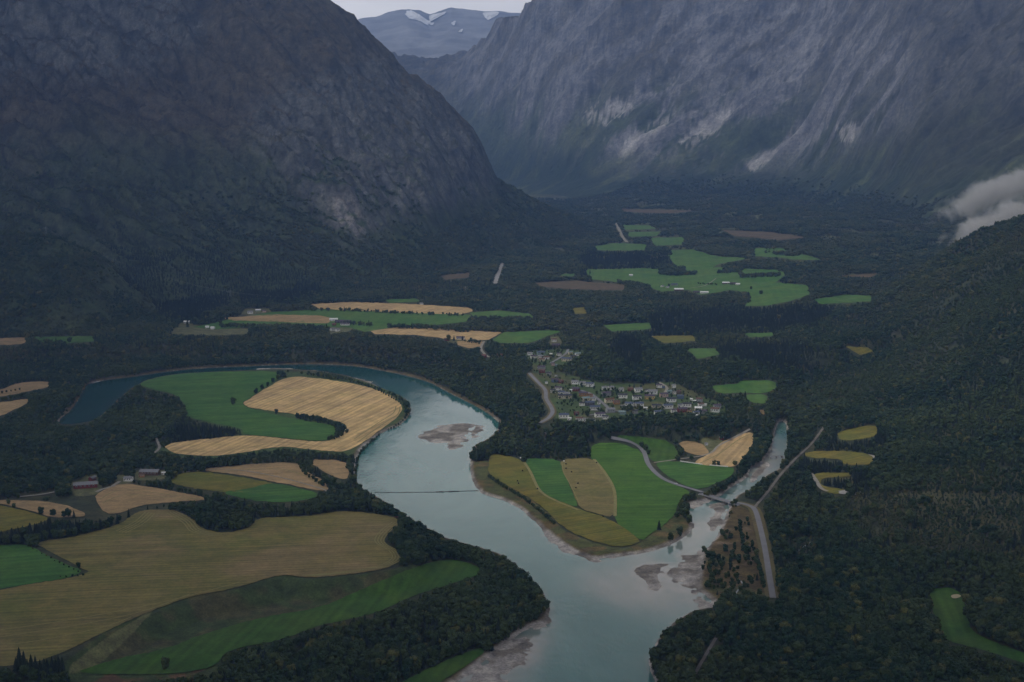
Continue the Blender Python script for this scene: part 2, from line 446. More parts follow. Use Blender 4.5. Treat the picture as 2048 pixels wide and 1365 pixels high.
def addbox(V, Fc, x0, x1, y0, y1, z0, z1):
    n = len(V)
    V += [(x0, y0, z0), (x1, y0, z0), (x1, y1, z0), (x0, y1, z0), (x0, y0, z1), (x1, y0, z1), (x1, y1, z1), (x0, y1, z1)]
    Fc += [(n, n + 3, n + 2, n + 1), (n + 4, n + 5, n + 6, n + 7), (n, n + 1, n + 5, n + 4), (n + 1, n + 2, n + 6, n + 5), (n + 2, n + 3, n + 7, n + 6), (n + 3, n, n + 4, n + 7)]
def addbar(V, Fc, p, q, r, k=4, r2=None):
    p = Vector(p); q = Vector(q); d = (q - p).normalized(); r2 = r if r2 is None else r2
    a = d.orthogonal().normalized(); b = d.cross(a); n = len(V)
    for c, rr in ((p, r), (q, r2)):
        for i in range(k):
            t = 2 * math.pi * (i + .5) / k; V.append(tuple(c + (a * math.cos(t) + b * math.sin(t)) * rr))
    for i in range(k): Fc.append((n + i, n + (i + 1) % k, n + k + (i + 1) % k, n + k + i))
    Fc.append(tuple(n + i for i in range(k))[::-1]); Fc.append(tuple(n + k + i for i in range(k)))

# ------------------------------------------------------------------ pixel raster used to keep trees off open land
RW, RH, OFF = 2548, 1700, 250
OPEN = np.zeros((RH, RW), bool)
def raster(poly, target=None, val=True):
    t = OPEN if target is None else target
    P = np.array(poly) + [OFF, 0]
    u0, u1 = max(0, int(P[:, 0].min()) - 1), min(RW, int(P[:, 0].max()) + 2)
    v0, v1 = max(0, int(P[:, 1].min()) - 1), min(RH, int(P[:, 1].max()) + 2)
    if u1 <= u0 or v1 <= v0: return
    uu, vv = np.meshgrid(np.arange(u0, u1) + .5, np.arange(v0, v1) + .5)
    m = inside(uu, vv, P)
    t[v0:v1, u0:u1][m] = val
def blur(a, n):
    a = a.astype(np.float32)
    for ax in (0, 1):
        for _ in range(2):
            c = np.cumsum(np.pad(a, [(n + 1, n) if k == ax else (0, 0) for k in (0, 1)], 'edge'), axis=ax)
            a = (np.take(c, range(2 * n + 1, c.shape[ax]), axis=ax) - np.take(c, range(0, c.shape[ax] - 2 * n - 1), axis=ax)) / (2 * n + 1)
    return a
def lookup(img, u, v):
    i = np.clip(v.astype(int), 0, RH - 1); j = np.clip((u + OFF).astype(int), 0, RW - 1)
    return img[i, j]

# ------------------------------------------------------------------ fields
FIELDS = [
 ('grass_field', M_GREEN, [(275,768),(330,752),(420,745),(530,743),(566,748),(510,790),(478,812),(560,833),(640,848),(668,852),(672,868),(652,884),(560,877),(490,870),(480,857),(420,846),(368,832),(373,815),(354,790),(300,778)]),
 ('stubble_field', M_STUBW, [(575,753),(640,758),(720,770),(780,790),(806,812),(800,832),(765,858),(720,890),(690,905),(640,902),(560,893),(480,908),(420,914),(345,908),(326,890),(400,880),(490,871),(560,878),(650,886),(688,868),(694,848),(640,836),(560,826),(480,812),(512,790)]),
 ('stubble_field', M_STUB2, [(0,782),(40,765),(100,764),(98,775),(50,785),(0,795),(-60,800),(-60,790)]),
 ('stubble_field', M_STUB, [(0,806),(55,798),(60,805),(20,825),(0,833),(-60,850),(-60,815)]),
 ('stubble_field', M_STUB2, [(-40,678),(50,676),(55,684),(40,690),(-40,692)]),
 ('grass_field', M_FAR, [(57,675),(185,673),(188,684),(130,688),(60,684)]),
 ('grass_field', M_FAR, [(385,655),(460,640),(540,625),(640,620),(800,623),(945,631),(930,645),(860,652),(790,655),(730,665),(700,656),(560,651),(430,660)]),
 ('stubble_field', M_STUB2, [(440,637),(540,630),(640,632),(668,638),(655,648),(560,645),(470,642)]),
 ('stubble_field', M_STUB, [(620,609),(700,605),(800,608),(935,616),(948,623),(920,630),(800,626),(640,619)]),
 ('grass_field', M_FAR, [(770,600),(830,598),(842,604),(780,607)]),
 ('grass_field', M_FAR, [(938,626),(1000,622),(1058,628),(1068,636),(950,637)]),
 ('stubble_field', M_STUB, [(740,663),(790,656),(850,657),(940,662),(1005,666),(976,681),(940,683),(900,679),(830,671),(750,669)]),
 ('grass_field', M_FAR, [(985,681),(1010,665),(1100,661),(1122,664),(1090,675),(1060,687),(1000,687)]),
 ('dirt_yard', M_STUB2, [(915,683),(965,684),(967,692),(940,698),(915,691)]),
 ('grass_field', M_FAR, [(1205,651),(1300,646),(1302,659),(1225,664)]),
 ('grass_field', M_OLIVE, [(1300,673),(1385,672),(1392,683),(1330,688)]),
 ('grass_field', M_FAR, [(1370,698),(1430,698),(1440,710),(1397,719)]),
 ('grass_field', M_FAR, [(1488,668),(1545,666),(1547,673),(1500,676)]),
 ('dry_field', M_OLIVE, [(1690,694),(1735,696),(1747,704),(1720,711)]),
 ('grass_field', M_FAR, [(1416,772),(1470,770),(1484,762),(1550,762),(1555,776),(1530,789),(1480,786),(1440,789)]),
 ('grass_field', M_FAR, [(1488,790),(1535,790),(1532,809),(1500,806)]),
 ('stubble_field', M_STUB, [(1516,821),(1533,821),(1528,833)]),
 ('grass_field', M_FAR, [(1245,450),(1300,452),(1312,458),(1250,461)]),
 ('grass_field', M_FAR, [(1253,465),(1322,464),(1312,473),(1256,474)]),
 ('grass_field', M_FAR, [(1300,477),(1368,475),(1366,489),(1310,493)]),
 ('grass_field', M_FAR, [(1188,493),(1225,487),(1292,489),(1292,501),(1230,502),(1195,501)]),
 ('grass_field', M_FAR, [(1330,502),(1385,499),(1420,510),(1440,514),(1502,517),(1440,528),(1420,539),(1380,543),(1345,540),(1350,530),(1340,518)]),
 ('grass_field', M_FAR, [(1508,497),(1560,497),(1610,510),(1645,521),(1590,520),(1550,515),(1508,513)]),
 ('grass_field', M_FAR, [(1173,540),(1300,537),(1360,540),(1440,535),(1560,541),(1572,550),(1550,565),(1615,572),(1619,590),(1580,603),(1530,613),(1488,613),(1500,600),(1500,586),(1460,581),(1400,592),(1380,581),(1320,584),(1300,576),(1250,566),(1175,559)]),
 ('grass_field', M_FAR, [(1058,553),(1150,548),(1147,557),(1070,559)]),
 ('stubble_field', M_HEATH, [(1068,566),(1150,562),(1252,571),(1247,581),(1130,579),(1080,573)]),
 ('grass_field', M_FAR, [(1628,600),(1690,590),(1740,592),(1744,604),(1640,609)]),
 ('heath', M_HEATH, [(1445,461),(1540,465),(1615,475),(1560,481),(1470,473)]),
 ('heath', M_HEATH, [(1240,418),(1400,422),(1330,428),(1250,424)]),
 ('heath', M_HEATH, [(1675,553),(1757,547),(1740,556)]),
 ('heath', M_HEATH, [(880,552),(940,546),(938,556),(890,560)]),
 ('dry_field', M_OLIVE, [(1143,617),(1170,615),(1173,628),(1150,629)]),
 ('grass_field', M_GREEN3, [(1185,888),(1240,886),(1285,905),(1300,935),(1330,962),(1385,985),(1358,1000),(1350,1030),(1330,1050),(1300,1070),(1282,1084),(1225,1040),(1231,1000),(1215,962),(1195,930),(1180,915)]),
 ('dry_field', M_OLIVE, [(978,922),(985,908),(1040,918),(1055,940),(1075,980),(1110,1000),(1160,1020),(1225,1041),(1282,1082),(1270,1090),(1235,1095),(1190,1085),(1130,1060),(1080,1010),(1020,975),(976,950)]),
 ('grass_field', M_GREEN, [(1042,918),(1122,920),(1130,950),(1150,998),(1158,1018),(1110,1000),(1075,980),(1060,945)]),
 ('stubble_field', M_OLSTUB, [(1121,920),(1187,917),(1212,950),(1230,985),(1231,1037),(1180,1025),(1157,1014),(1140,970),(1125,945)]),
 ('grass_field', M_GREEN, [(1308,926),(1350,924),(1450,935),(1470,938),(1462,955),(1400,981),(1370,973),(1330,951)]),
 ('grass_field', M_GREEN2, [(1222,870),(1300,877),(1340,884),(1362,916),(1320,926),(1302,922),(1287,900)]),
 ('stubble_field', M_STUB2, [(1356,884),(1400,885),(1422,908),(1400,913),(1370,906)]),
 ('stubble_field', M_STUB, [(1388,925),(1424,905),(1438,888),(1480,870),(1507,865),(1510,882),(1482,925),(1465,936),(1400,931)]),
 ('dry_field', M_OLIVE, [(1672,865),(1750,849),(1757,872),(1710,882),(1680,882)]),
 ('dry_field', M_OLIVE, [(1610,904),(1700,903),(1747,913),(1746,931),(1690,931),(1680,919),(1612,917)]),
 ('dry_field', M_OLIVE, [(1625,947),(1706,947),(1706,954),(1644,957),(1642,974),(1700,981),(1690,991),(1648,986),(1632,965)]),
 ('fairway', M_GREEN2, [(1860,1182),(1895,1175),(1925,1188),(1932,1230),(1945,1265),(1985,1285),(2060,1312),(2160,1350),(2060,1332),(1970,1302),(1888,1282),(1875,1250),(1864,1215)]),
 ('stubble_field', M_STUB3, [(68,1086),(150,1075),(240,1050),(270,1027),(300,1020),(350,1021),(385,1038),(405,1060),(450,1068),(500,1057),(515,1037),(600,1035),(690,1022),(780,1033),(806,1045),(777,1062),(765,1085),(797,1103),(804,1122),(770,1139),(700,1150),(620,1157),(560,1150),(470,1178),(380,1194),(290,1228),(210,1264),(135,1303),(60,1330),(-100,1340),(-160,1220),(0,1180),(185,1150),(150,1130),(100,1105)]),
 ('grass_field', M_GREEN, [(-140,1096),(0,1092),(55,1090),(110,1120),(178,1150),(0,1179),(-150,1205)]),
 ('dry_field', M_OLIVE, [(335,968),(360,948),(400,944),(480,955),(560,970),(500,985),(440,986)]),
 ('grass_field', M_GREEN, [(440,986),(500,978),(545,966),(648,990),(610,1002),(560,1006),(500,1002)]),
 ('stubble_field', M_STUB2, [(395,941),(470,932),(590,925),(610,943),(652,965),(656,986),(560,967),(480,951)]),
 ('stubble_field', M_STUB2, [(613,920),(690,922),(698,945),(692,962),(655,950)]),
 ('stubble_field', M_STUB2, [(190,990),(240,967),(300,975),(430,1000),(350,1005),(280,1012),(240,1028),(210,1028),(195,1008)]),
 ('dry_field', M_OLIVE, [(-140,1000),(0,1012),(60,1025),(108,1041),(0,1066),(-140,1090)]),
 ('stubble_field', M_STUB2, [(-60,1000),(110,1004),(185,1033),(110,1038),(60,1022),(0,1009)]),
 ('grass_field', M_GREEN2, [(140,1350),(230,1320),(330,1300),(400,1272),(520,1237),(640,1217),(720,1182),(830,1135),(890,1120),(930,1124),(975,1146),(905,1168),(820,1195),(760,1225),(700,1240),(640,1252),(560,1282),(455,1302),(430,1335),(350,1350)]),
 ('grass_field', M_GREEN2, [(760,1390),(870,1332),(960,1296),(972,1304),(930,1335),(870,1372),(850,1395)]),
 ('paved_yard', M_CONC, [(1694,911),(1749,910),(1747,922),(1690,922)]),
]
def drape(name, wpoly, mat, off, step, label=None, cat=None):
    P = np.array(wpoly)
    n = len(P)
    # densify the outline
    pts = []
    for i in range(n):
        a = P[i]; b = P[(i + 1) % n]; k = max(1, int(np.linalg.norm(b - a) / step))
        for t in range(k): pts.append(a + (b - a) * t / k)
    x0, y0 = P.min(0); x1, y1 = P.max(0)
    gx, gy = np.meshgrid(np.arange(x0, x1, step), np.arange(y0, y1, step))
    gx = gx.ravel() + rng.uniform(-.2, .2, gx.size) * step; gy = gy.ravel() + rng.uniform(-.2, .2, gy.size) * step
    sd = sdist(gx, gy, wpoly, 5)
    m = sd > step * .4
    vs = [Vector((float(p[0]), float(p[1]))) for p in pts] + [Vector((float(a), float(b))) for a, b in zip(gx[m], gy[m])]
    ed = [(i, (i + 1) % len(pts)) for i in range(len(pts))]
    r = delaunay_2d_cdt(vs, ed, [], 1, 1e-3)
    V2 = np.array([(v.x, v.y) for v in r[0]])
    z = hgrid(V2[:, 0], V2[:, 1]) + off
    c = V2.mean(0); cz = z.mean()
    V = np.column_stack([V2 - c, z - cz])
    Fc = [tuple(f) for f in r[2]]
    fixed = []
    for f in Fc:
        a, b, d = V[f[0]], V[f[1]], V[f[2]]
        if (b[0] - a[0]) * (d[1] - a[1]) - (b[1] - a[1]) * (d[0] - a[0]) < 0: f = f[::-1]
        fixed.append(f)
    o = mesh(name, V, fixed, mat, loc=(float(c[0]), float(c[1]), float(cz)), smooth=True)
    tag(o, label, cat, kind='structure')
    return o

def outline(poly):
    # straight hedge lines with softened corners and a slightly uneven edge
    P = [np.array(p, float) for p in poly]; n = len(P); far = np.mean([p[1] for p in P]) < 720
    Q = []
    c = .05 if far else .22
    for i in range(n):
        a, b = P[i], P[(i + 1) % n]; Q += [a + (b - a) * c, a + (b - a) * .5, b + (a - b) * c]
    if not far: Q = [np.array(q) for q in catmull(Q, 2)]
    out = []
    for i in range(len(Q)):
        a, b = Q[i], Q[(i + 1) % len(Q)]; L = np.linalg.norm(b - a); k = max(1, int(L / 5))
        for t in range(k): out.append(a + (b - a) * t / k)
    A = np.array(out); amp = 1.1 if far else 1.3
    A[:, 0] += amp * 1.6 * perlin(A[:, 0] / 13, A[:, 1] / 9, 900); A[:, 1] += amp * .8 * perlin(A[:, 0] / 11, A[:, 1] / 8, 901)
    return [tuple(a) for a in A]
FW = []
FLBL = {'grass_field': 'mown green grass field in the valley', 'stubble_field': 'harvested tan stubble field', 'dry_field': 'yellowish dry grass field',
        'heath': 'rust brown open heath', 'fairway': 'narrow green fairway cut into the dark wood', 'paved_yard': 'pale paved yard in a clearing', 'dirt_yard': 'bare brown ground by the farm'}
for k, (nm, mt, poly) in enumerate(FIELDS):
    pp = outline(poly); raster(pp)
    wp = [drop(u, v) for u, v in pp]
    area = 0.5 * abs(sum(wp[i][0] * wp[(i + 1) % len(wp)][1] - wp[(i + 1) % len(wp)][0] * wp[i][1] for i in range(len(wp))))
    step = min(22, max(7, math.sqrt(area) / 28))
    drape(nm, wp, mt, .75 + .012 * (k % 12), step, FLBL[nm], nm.replace('_', ' '))
raster(catmull(RIVER, 3))

# ------------------------------------------------------------------ roads
def ribbon(name, pix, width, mat, off=1.0, label=None, cat='road', ragged=0, wpts=None, clear=True):
    pp = catmull(pix, 6, closed=False) if wpts is None else None
    W = [drop(u, v) for u, v in pp] if wpts is None else wpts
    W = np.array(W)
    # resample
    seg = np.r_[0, np.cumsum(np.hypot(*np.diff(W, axis=0).T))]
    n = max(3, int(seg[-1] / 8)); s = np.linspace(0, seg[-1], n)
    x = np.interp(s, seg, W[:, 0]); y = np.interp(s, seg, W[:, 1])
    tx = np.gradient(x); ty = np.gradient(y); L = np.hypot(tx, ty) + 1e-9; nx, ny = -ty / L, tx / L
    wd = width * (1 + ragged * np.array([random.uniform(-1, 1) for _ in range(n)]))
    V = []; Fc = []
    c = np.array([x.mean(), y.mean()]); cz = hz(*c)
    K = 4
    for i in range(n):
        zc = hz(x[i], y[i])
        for k in range(K + 1):
            t = (k / K - .5) * wd[i]
            px, py = x[i] + nx[i] * t, y[i] + ny[i] * t
            V.append((px - c[0], py - c[1], max(zc * .4 + hz(px, py) * .6, hz(px, py) - .2) + off - cz))
    for i in range(n - 1):
        for k in range(K):
            a = i * (K + 1) + k; Fc.append((a, a + K + 1, a + K + 2, a + 1)[::-1])
    o = mesh(name, V, Fc, mat, loc=(c[0], c[1], cz)); tag(o, label, cat, kind='structure')
    if clear:
        zz = hgrid(x, y); u, v, d = project(x, y, zz)
        for i in range(n - 1):
            r = width / 2 * F / d[i] + 1.0
            a = np.array([u[i], v[i]]); b = np.array([u[i + 1], v[i + 1]]); e = b - a; e /= (np.linalg.norm(e) + 1e-9); m = np.array([-e[1], e[0]]) * r
            m[1] = np.sign(m[1]) * min(abs(m[1]), max(1.0, abs(m[1])))
            raster([a - m - e * .5, b - m + e * .5, b + m + e * .5, a + m - e * .5])
    return o
VERGE = field_mat('verge_grass', (.10, .10, .035), (.13, .10, .045), 0, 9, .1)
MAIN = [(1222,877),(1262,886),(1286,903),(1298,932),(1322,956),(1352,970),(1385,980),(1405,986)]
MAIN2 = [(1474,1007),(1496,1012),(1510,1022),(1520,1055),(1530,1100),(1538,1150),(1546,1198)]
ribbon('road_verge', MAIN2, 17, VERGE, .9, 'grassy verge beside the main road', 'verge')
ribbon('road', MAIN, 7.5, M_ASPH, 1.15, 'grey road curving between the low fields to the bridge')
ribbon('road', MAIN2, 7.2, M_ASPH, 1.2, 'straight grey road running down past the marsh')
VR = [(1058,747),(1078,768),(1091,782),(1092,798),(1102,815),(1105,826),(1096,838),(1078,848)]
ribbon('road_verge', VR, 15, VERGE, .9, 'grassy verge beside the village road', 'verge')
ribbon('road', VR, 7.5, M_ASPH, 1.15, 'grey road bending along the edge of the village')
ribbon('road', [(1152,780),(1180,788),(1200,803),(1214,815),(1224,826)], 6.5, M_ASPH, 1.15, 'grey street climbing through the village')
ribbon('road', [(1178,832),(1200,828),(1222,823),(1240,824)], 6, M_ASPH, 1.2, 'short grey street at the foot of the village')
ribbon('road', [(1318,766),(1330,773),(1334,780),(1327,790)], 6, M_GRAV, 1.15, 'pale lane curving down into the village')
ribbon('road', [(1100,728),(1118,718),(1132,708),(1136,700)], 6, M_ASPH, 1.15, 'grey lane through the upper hamlet')
ribbon('railway_track', [(1646,858),(1622,890),(1592,918),(1562,950),(1538,982),(1516,1008),(1508,1018)], 4.2, M_RAIL, 1.15, 'grey straight railway bed through the wood', 'railway')
ribbon('road', [(1628,815),(1640,838),(1648,862)], 3, M_RAIL, 1.15, 'pale lane in the wood', clear=False)
ribbon('road', [(1390,1350),(1408,1318),(1432,1278)], 3.6, M_RAIL, 1.15, 'grey lane between the dark trees', 'lane')
ribbon('road', [(1231,447),(1239,462),(1246,476),(1254,485)], 13, M_GRAV, 1.15, 'pale gravel road far up the valley')
ribbon('stream', [(1004,527),(1000,540),(995,553),(990,568)], 13, M_CONC, 1.0, 'white cascade on the far slope', 'stream', ragged=.35)
ribbon('track', [(240,964),(222,975),(205,980),(192,986)], 5.5, M_GRAV, 1.15, 'pale farm track')
ribbon('track', [(40,995),(80,991),(112,985)], 5, M_GRAV, 1.15, 'pale farm track')
ribbon('track', [(312,878),(319,896),(308,908)], 4.5, M_GRAV, 1.15, 'pale path in the wood')
ribbon('track', [(968,684),(962,697),(968,708),(978,716)], 6, M_GRAV, 1.15, 'pale lane down the bluff')
ribbon('track', [(1308,927),(1350,921),(1400,914),(1424,906),(1437,893),(1470,876),(1500,860)], 4, M_GRAV, 1.2, 'pale farm track between the stubble fields')
ribbon('track', [(1380,577),(1410,572),(1432,558)], 4, M_GRAV, 1.15, 'track across the far grass')
ribbon('track', [(1622,948),(1632,962),(1642,978),(1655,984)], 6, M_GRAV, 1.15, 'pale track in a clearing')
ribbon('track', [(365,946),(450,940),(540,952),(640,978),(655,988)], 3, M_GRAV, 1.2, 'pale path between the two fields', clear=False)
M_CREEK, _nt, _b = new_mat('creek_water'); _b.inputs['Base Color'].default_value = (.25, .28, .3, 1); _b.inputs['Roughness'].default_value = .15
ribbon('stream', [(1478,1160),(1486,1172),(1476,1182),(1470,1192)], 1.6, M_CREEK, 1.0, 'thin creek winding across the marsh', 'stream', clear=False)
ribbon('stream', [(1582,1112),(1600,1100),(1616,1090),(1624,1085)], 2.2, M_CREEK, 1.0, 'small pool among the trees', 'stream', ragged=.5, clear=False)

M_SWATH = plain('swath_grass', (.26, .235, .09), .95, .3, .3)
for base_, lab in (([(803,1047),(780,1064),(768,1086),(796,1104),(801,1121),(768,1136),(700,1147),(622,1154)], 'right'), ([(292,1025),(268,1046),(232,1064)], 'left'), ([(352,1024),(384,1043),(402,1062),(450,1070)], 'middle')):
    for q_ in range(4):
        ribbon('swath', [(a - q_ * 6.0 * (1 if lab != 'left' else -1), b_ + q_ * (1.2 if lab != 'right' else -.4)) for a, b_ in base_], 1.5, M_SWATH, .95, 'thin line of cut grass following the edge of the big field', 'swath', clear=False)
for pl_, wd_ in (([(1188,920),(1212,950),(1229,985),(1230,1034)], 4.5), ([(1046,922),(1061,946),(1080,983),(1112,1003),(1156,1021)], 4.5), ([(1124,924),(1128,948),(1143,975),(1160,1012)], 1.4), ([(200,1000),(240,982),(300,986),(400,1000)], 1.6), ([(205,1008),(245,992),(300,993),(380,1001)], 1.6),
                 ([(420,946),(480,942),(560,940),(606,952),(640,972)], 1.6), ([(800,815),(795,830),(762,852),(715,886)], 2.0), ([(792,814),(786,828),(755,848),(708,880)], 2.0), ([(350,902),(420,905),(480,900),(560,886),(640,894),(690,896)], 2.0),
                 ([(1400,928),(1440,908),(1478,880),(1500,870)], 1.8), ([(0,1262),(150,1240),(330,1205),(480,1166)], 1.6), ([(0,1276),(150,1253),(280,1226),(380,1190)], 1.6), ([(0,1290),(60,1286),(200,1258),(262,1236)], 1.6)):
    ribbon('swath', pl_, wd_, M_SWATH, 1.0, 'line of cut grass left across a harvested field', 'swath', clear=False)
# open patches without trees: village gardens, marsh, banks, yards
GARDEN = np.zeros((RH, RW), bool)
VILLAGE = [(1062,752),(1085,735),(1130,748),(1200,765),(1290,768),(1340,764),(1400,790),(1450,812),(1448,834),(1400,838),(1330,836),(1250,838),(1200,850),(1120,850),(1108,826),(1094,800),(1095,780)]
HAMLET = [(1045,706),(1090,700),(1165,700),(1170,716),(1140,730),(1100,742),(1070,745),(1052,722)]
MARSH = [(1452,1012),(1500,1022),(1517,1060),(1528,1110),(1535,1160),(1540,1200),(1480,1204),(1432,1210),(1398,1182),(1402,1112),(1432,1072)]
BANKC = [(940,930),(980,925),(976,952),(1020,976),(1080,1012),(1130,1062),(1190,1086),(1235,1096),(1272,1090),(1300,1070),(1330,1050),(1352,1028),(1375,1010),(1390,1050),(1370,1075),(1300,1106),(1195,1122),(1120,1092),(1080,1060),(1040,1024),(962,990)]
MEANDER = [(262,770),(330,748),(450,744),(560,742),(700,756),(800,790),(824,820),(815,850),(760,870),(724,905),(715,950),(700,960),(690,910),(540,915),(340,915),(320,890),(480,870),(360,830),(350,790)]
YARDS = [[(235,950),(262,956),(262,968),(232,972)], [(365,645),(400,652),(500,656),(495,668),(440,670),(340,668)], [(655,640),(720,645),(700,662),(660,668)],
         [(890,676),(935,674),(932,684),(900,686)], [(1400,880),(1442,872),(1440,900),(1405,905)], [(490,618),(540,618),(535,630),(480,630)], [(270,945),(330,940),(330,958),(270,960)],
         [(140,965),(196,948),(200,985),(150,990)],[(1100,675),(1120,675),(1122,692),(1100,690)],[(270,1240),(300,1230),(180,1345),(140,1330)]]
BANKSLOPE = [(120,1335),(210,1264),(290,1229),(380,1195),(470,1179),(560,1151),(620,1158),(700,1151),(770,1141),(830,1130),(830,1140),(720,1184),(640,1219),(520,1239),(400,1274),(330,1302),(230,1322),(140,1352)]
raster(MARSH, GARDEN); raster(BANKSLOPE, OPEN)
for p in (VILLAGE, HAMLET): raster(p, GARDEN)
for p in YARDS: raster(p)
EXTRA_OPEN = [[(1180,884),(1300,872),(1300,884),(1185,892)], [(150,1345),(450,1300),(440,1340),(330,1360),(200,1370),(140,1370)], [(100,1120),(180,1150),(178,1156),(95,1130)],
              [(105,1000),(190,985),(240,1030),(200,1040),(110,1040)],[(940,925),(1040,915),(1110,1015),(1235,1095),(1300,1080),(1290,1105),(1200,1120),(1080,1062),(960,988)],
              [(1275,1085),(1350,1030),(1380,1045),(1330,1068),(1235,1110)], [(560,744),(806,808),(815,840),(700,910),(690,905),(800,820),(700,765)]]
for p in EXTRA_OPEN: raster(p)
# hedges and small copses that stand inside the open land
def hedge(pl, w_):
    for (a, b_), (c, d_) in zip(pl[:-1], pl[1:]):
        e = np.array([c - a, d_ - b_], float); L_ = np.linalg.norm(e) + 1e-9; m_ = np.array([-e[1], e[0]]) / L_ * w_ / 2; e /= L_
        raster([(a - m_[0] - e[0], b_ - m_[1] - 6.5), (c - m_[0] + e[0], d_ - m_[1] - 6.5), (c + m_[0] + e[0], d_ + m_[1]), (a + m_[0] - e[0], b_ + m_[1])], OPEN, False)
for pl, w_ in (([(1318,548),(1345,551),(1392,549)], 4), ([(1430,547),(1482,545)], 3), ([(1236,567),(1262,570),(1300,577)], 5), ([(1150,560),(1162,556),(1180,560)], 5), ([(1262,533),(1330,538),(1370,540)], 5),
               ([(622,622),(700,623),(790,628),(925,633)], 2), ([(775,655),(850,657),(940,664)], 6), ([(690,648),(745,652)], 5), ([(440,654),(560,656),(655,658)], 5), ([(1480,556),(1560,552)], 4), ([(1480,600),(1500,606)], 8),
               ([(1060,557),(1150,561)], 3), ([(945,640),(1060,640)], 5), ([(1300,503),(1345,512)], 5), ([(1530,507),(1600,513)], 4), ([(930,684),(960,688)], 4), ([(60,685),(130,687)], 3), ([(1450,540),(1520,536)], 3)):
    hedge(pl, w_)

# ------------------------------------------------------------------ ground albedo
U, Vv, D = project(GX, GY, np.where(GZ < 0, 0, GZ))
nA = fbm(GX / 120, GY / 120, 5, 201); nB = fbm(GX / 34, GY / 34, 4, 211); nC = fbm(GX / 420, GY / 420, 4, 221)
def C3(c): return np.array(c, float)[None, None, :]
def lerp(a, b, w): return a + (b - a) * w[..., None]
floor_c = C3((.034, .044, .022)); paint = np.broadcast_to(floor_c, GX.shape + (3,)).copy()
paint = lerp(paint, C3((.050, .052, .024)), sstep(-.2, .5, nA))
paint = lerp(paint, C3((.082, .092, .036)), sstep(-.05, -.3, nA) * sstep(3600, 4600, GY))
# slope
dzx = np.gradient(GZ, axis=1) / (np.gradient(GX, axis=1)); dzy = np.gradient(GZ, axis=0) / np.gradient(GY, axis=0)[:, :]
slope = np.hypot(dzx, dzy)
def rmask(polys, b):
    a = np.zeros((RH, RW), np.float32)
    for p in polys: raster(catmull(p, 3), a, 1.0)
    return blur(a, b)
def zone(polys, b, soft=.15):
    return sstep(.5 - soft, .5 + soft, lookup(rmask(polys, b), U, Vv) + .28 * nB)
valley_m = (GPART == 0)
w = zone([VILLAGE, HAMLET], 3); paint = lerp(paint, lerp(np.broadcast_to(C3((.052, .085, .026)), paint.shape), C3((.078, .085, .03)), sstep(.1, .5, nA)), w * valley_m)
w = zone([MEANDER], 2); paint = lerp(paint, C3((.052, .085, .025)), w * valley_m)
w = zone([MARSH], 3); mcol = lerp(np.broadcast_to(C3((.088, .066, .026)), paint.shape), C3((.075, .085, .028)), sstep(-.1, .35, nA + .4 * nB)); mcol = lerp(mcol, C3((.15, .11, .065)), sstep(.45, .7, nB - .3 * nA))
paint = lerp(paint, mcol, w * valley_m)
w = zone([BANKC], 2); paint = lerp(paint, lerp(np.broadcast_to(C3((.075, .085, .026)), paint.shape), C3((.12, .09, .034)), sstep(.0, .4, nB)), w * valley_m)
w = zone([BANKSLOPE], 2); paint = lerp(paint, lerp(np.broadcast_to(C3((.040, .062, .020)), paint.shape), C3((.062, .062, .026)), sstep(-.15, .4, nA + .5 * nB)), w * valley_m)
w = zone(YARDS, 2); paint = lerp(paint, C3((.11, .115, .05)), w * valley_m)
w = zone([EXTRA_OPEN[1], [(420,1330),(560,1290),(560,1400),(380,1400)]], 4); paint = lerp(paint, lerp(np.broadcast_to(C3((.045, .065, .022)), paint.shape), C3((.10, .06, .03)), sstep(.0, .4, nB)), w * valley_m)
w = zone([[(1690,940),(2200,960),(2200,1120),(1900,1120),(1760,1040)]], 10, .3); paint = lerp(paint, C3((.062, .062, .026)), w * valley_m)
# shore and bars: bare gravel and silt wherever the ground is close to the water
shore = sstep(-11, -3, SR) * sstep(3.4, 1.4, GZ) * np.where(SR > 0, 1, sstep(2750, 2400, GY))
gcol = lerp(np.broadcast_to(C3((.33, .31, .285)), paint.shape), C3((.165, .15, .13)), sstep(-.25, .35, nB + .5 * nA))
paint = lerp(paint, C3((.12, .08, .038)), sstep(-14, -6, SR) * sstep(4.5, 2.5, GZ) * .6)
paint = lerp(paint, gcol, shore)
# mountains
rock = C3((.112, .116, .114)); rockd = C3((.068, .073, .071)); rockl = C3((.30, .295, .295)); heath = C3((.062, .050, .030)); veg = C3((.038, .056, .022)); vegl = C3((.072, .088, .034))
def blob(list_, b):
    a = np.zeros((RH, RW), np.float32)
    for p in list_: raster(p, a, 1.0)
    return lookup(blur(a, b), U, Vv)
m = (GPART == 1) | (GPART == 3)
zz = GZ + 90 * nC + 45 * nA
b1 = lerp(np.broadcast_to(veg, paint.shape), heath, sstep(330, 620, zz))
rk = lerp(np.broadcast_to(rock, paint.shape), rockd, sstep(-.3, .5, nB + .4 * G1n))
rw = sstep(.72, 1.15, slope + .45 * nA + .35 * nB) * sstep(80, 300, zz)
cliffL = blob([[(560,180),(760,110),(900,230),(960,290),(985,360),(960,420),(830,430),(700,500),(640,440),(560,330),(480,260)], [(-200,-20),(330,-20),(420,60),(260,150),(-200,150)]], 22)
rw = np.clip(rw * (.25 + .8 * cliffL) + .42 * cliffL * sstep(-.05, .35, nB + .6 * nA), 0, 1)
b1 = lerp(b1, rk, rw)
b1 = lerp(b1, C3((.27, .255, .25)), np.clip(blob([[(650,395),(700,385),(740,450),(715,480),(660,430)]], 12) * sstep(-.25, .25, nB), 0, 1) * .75)
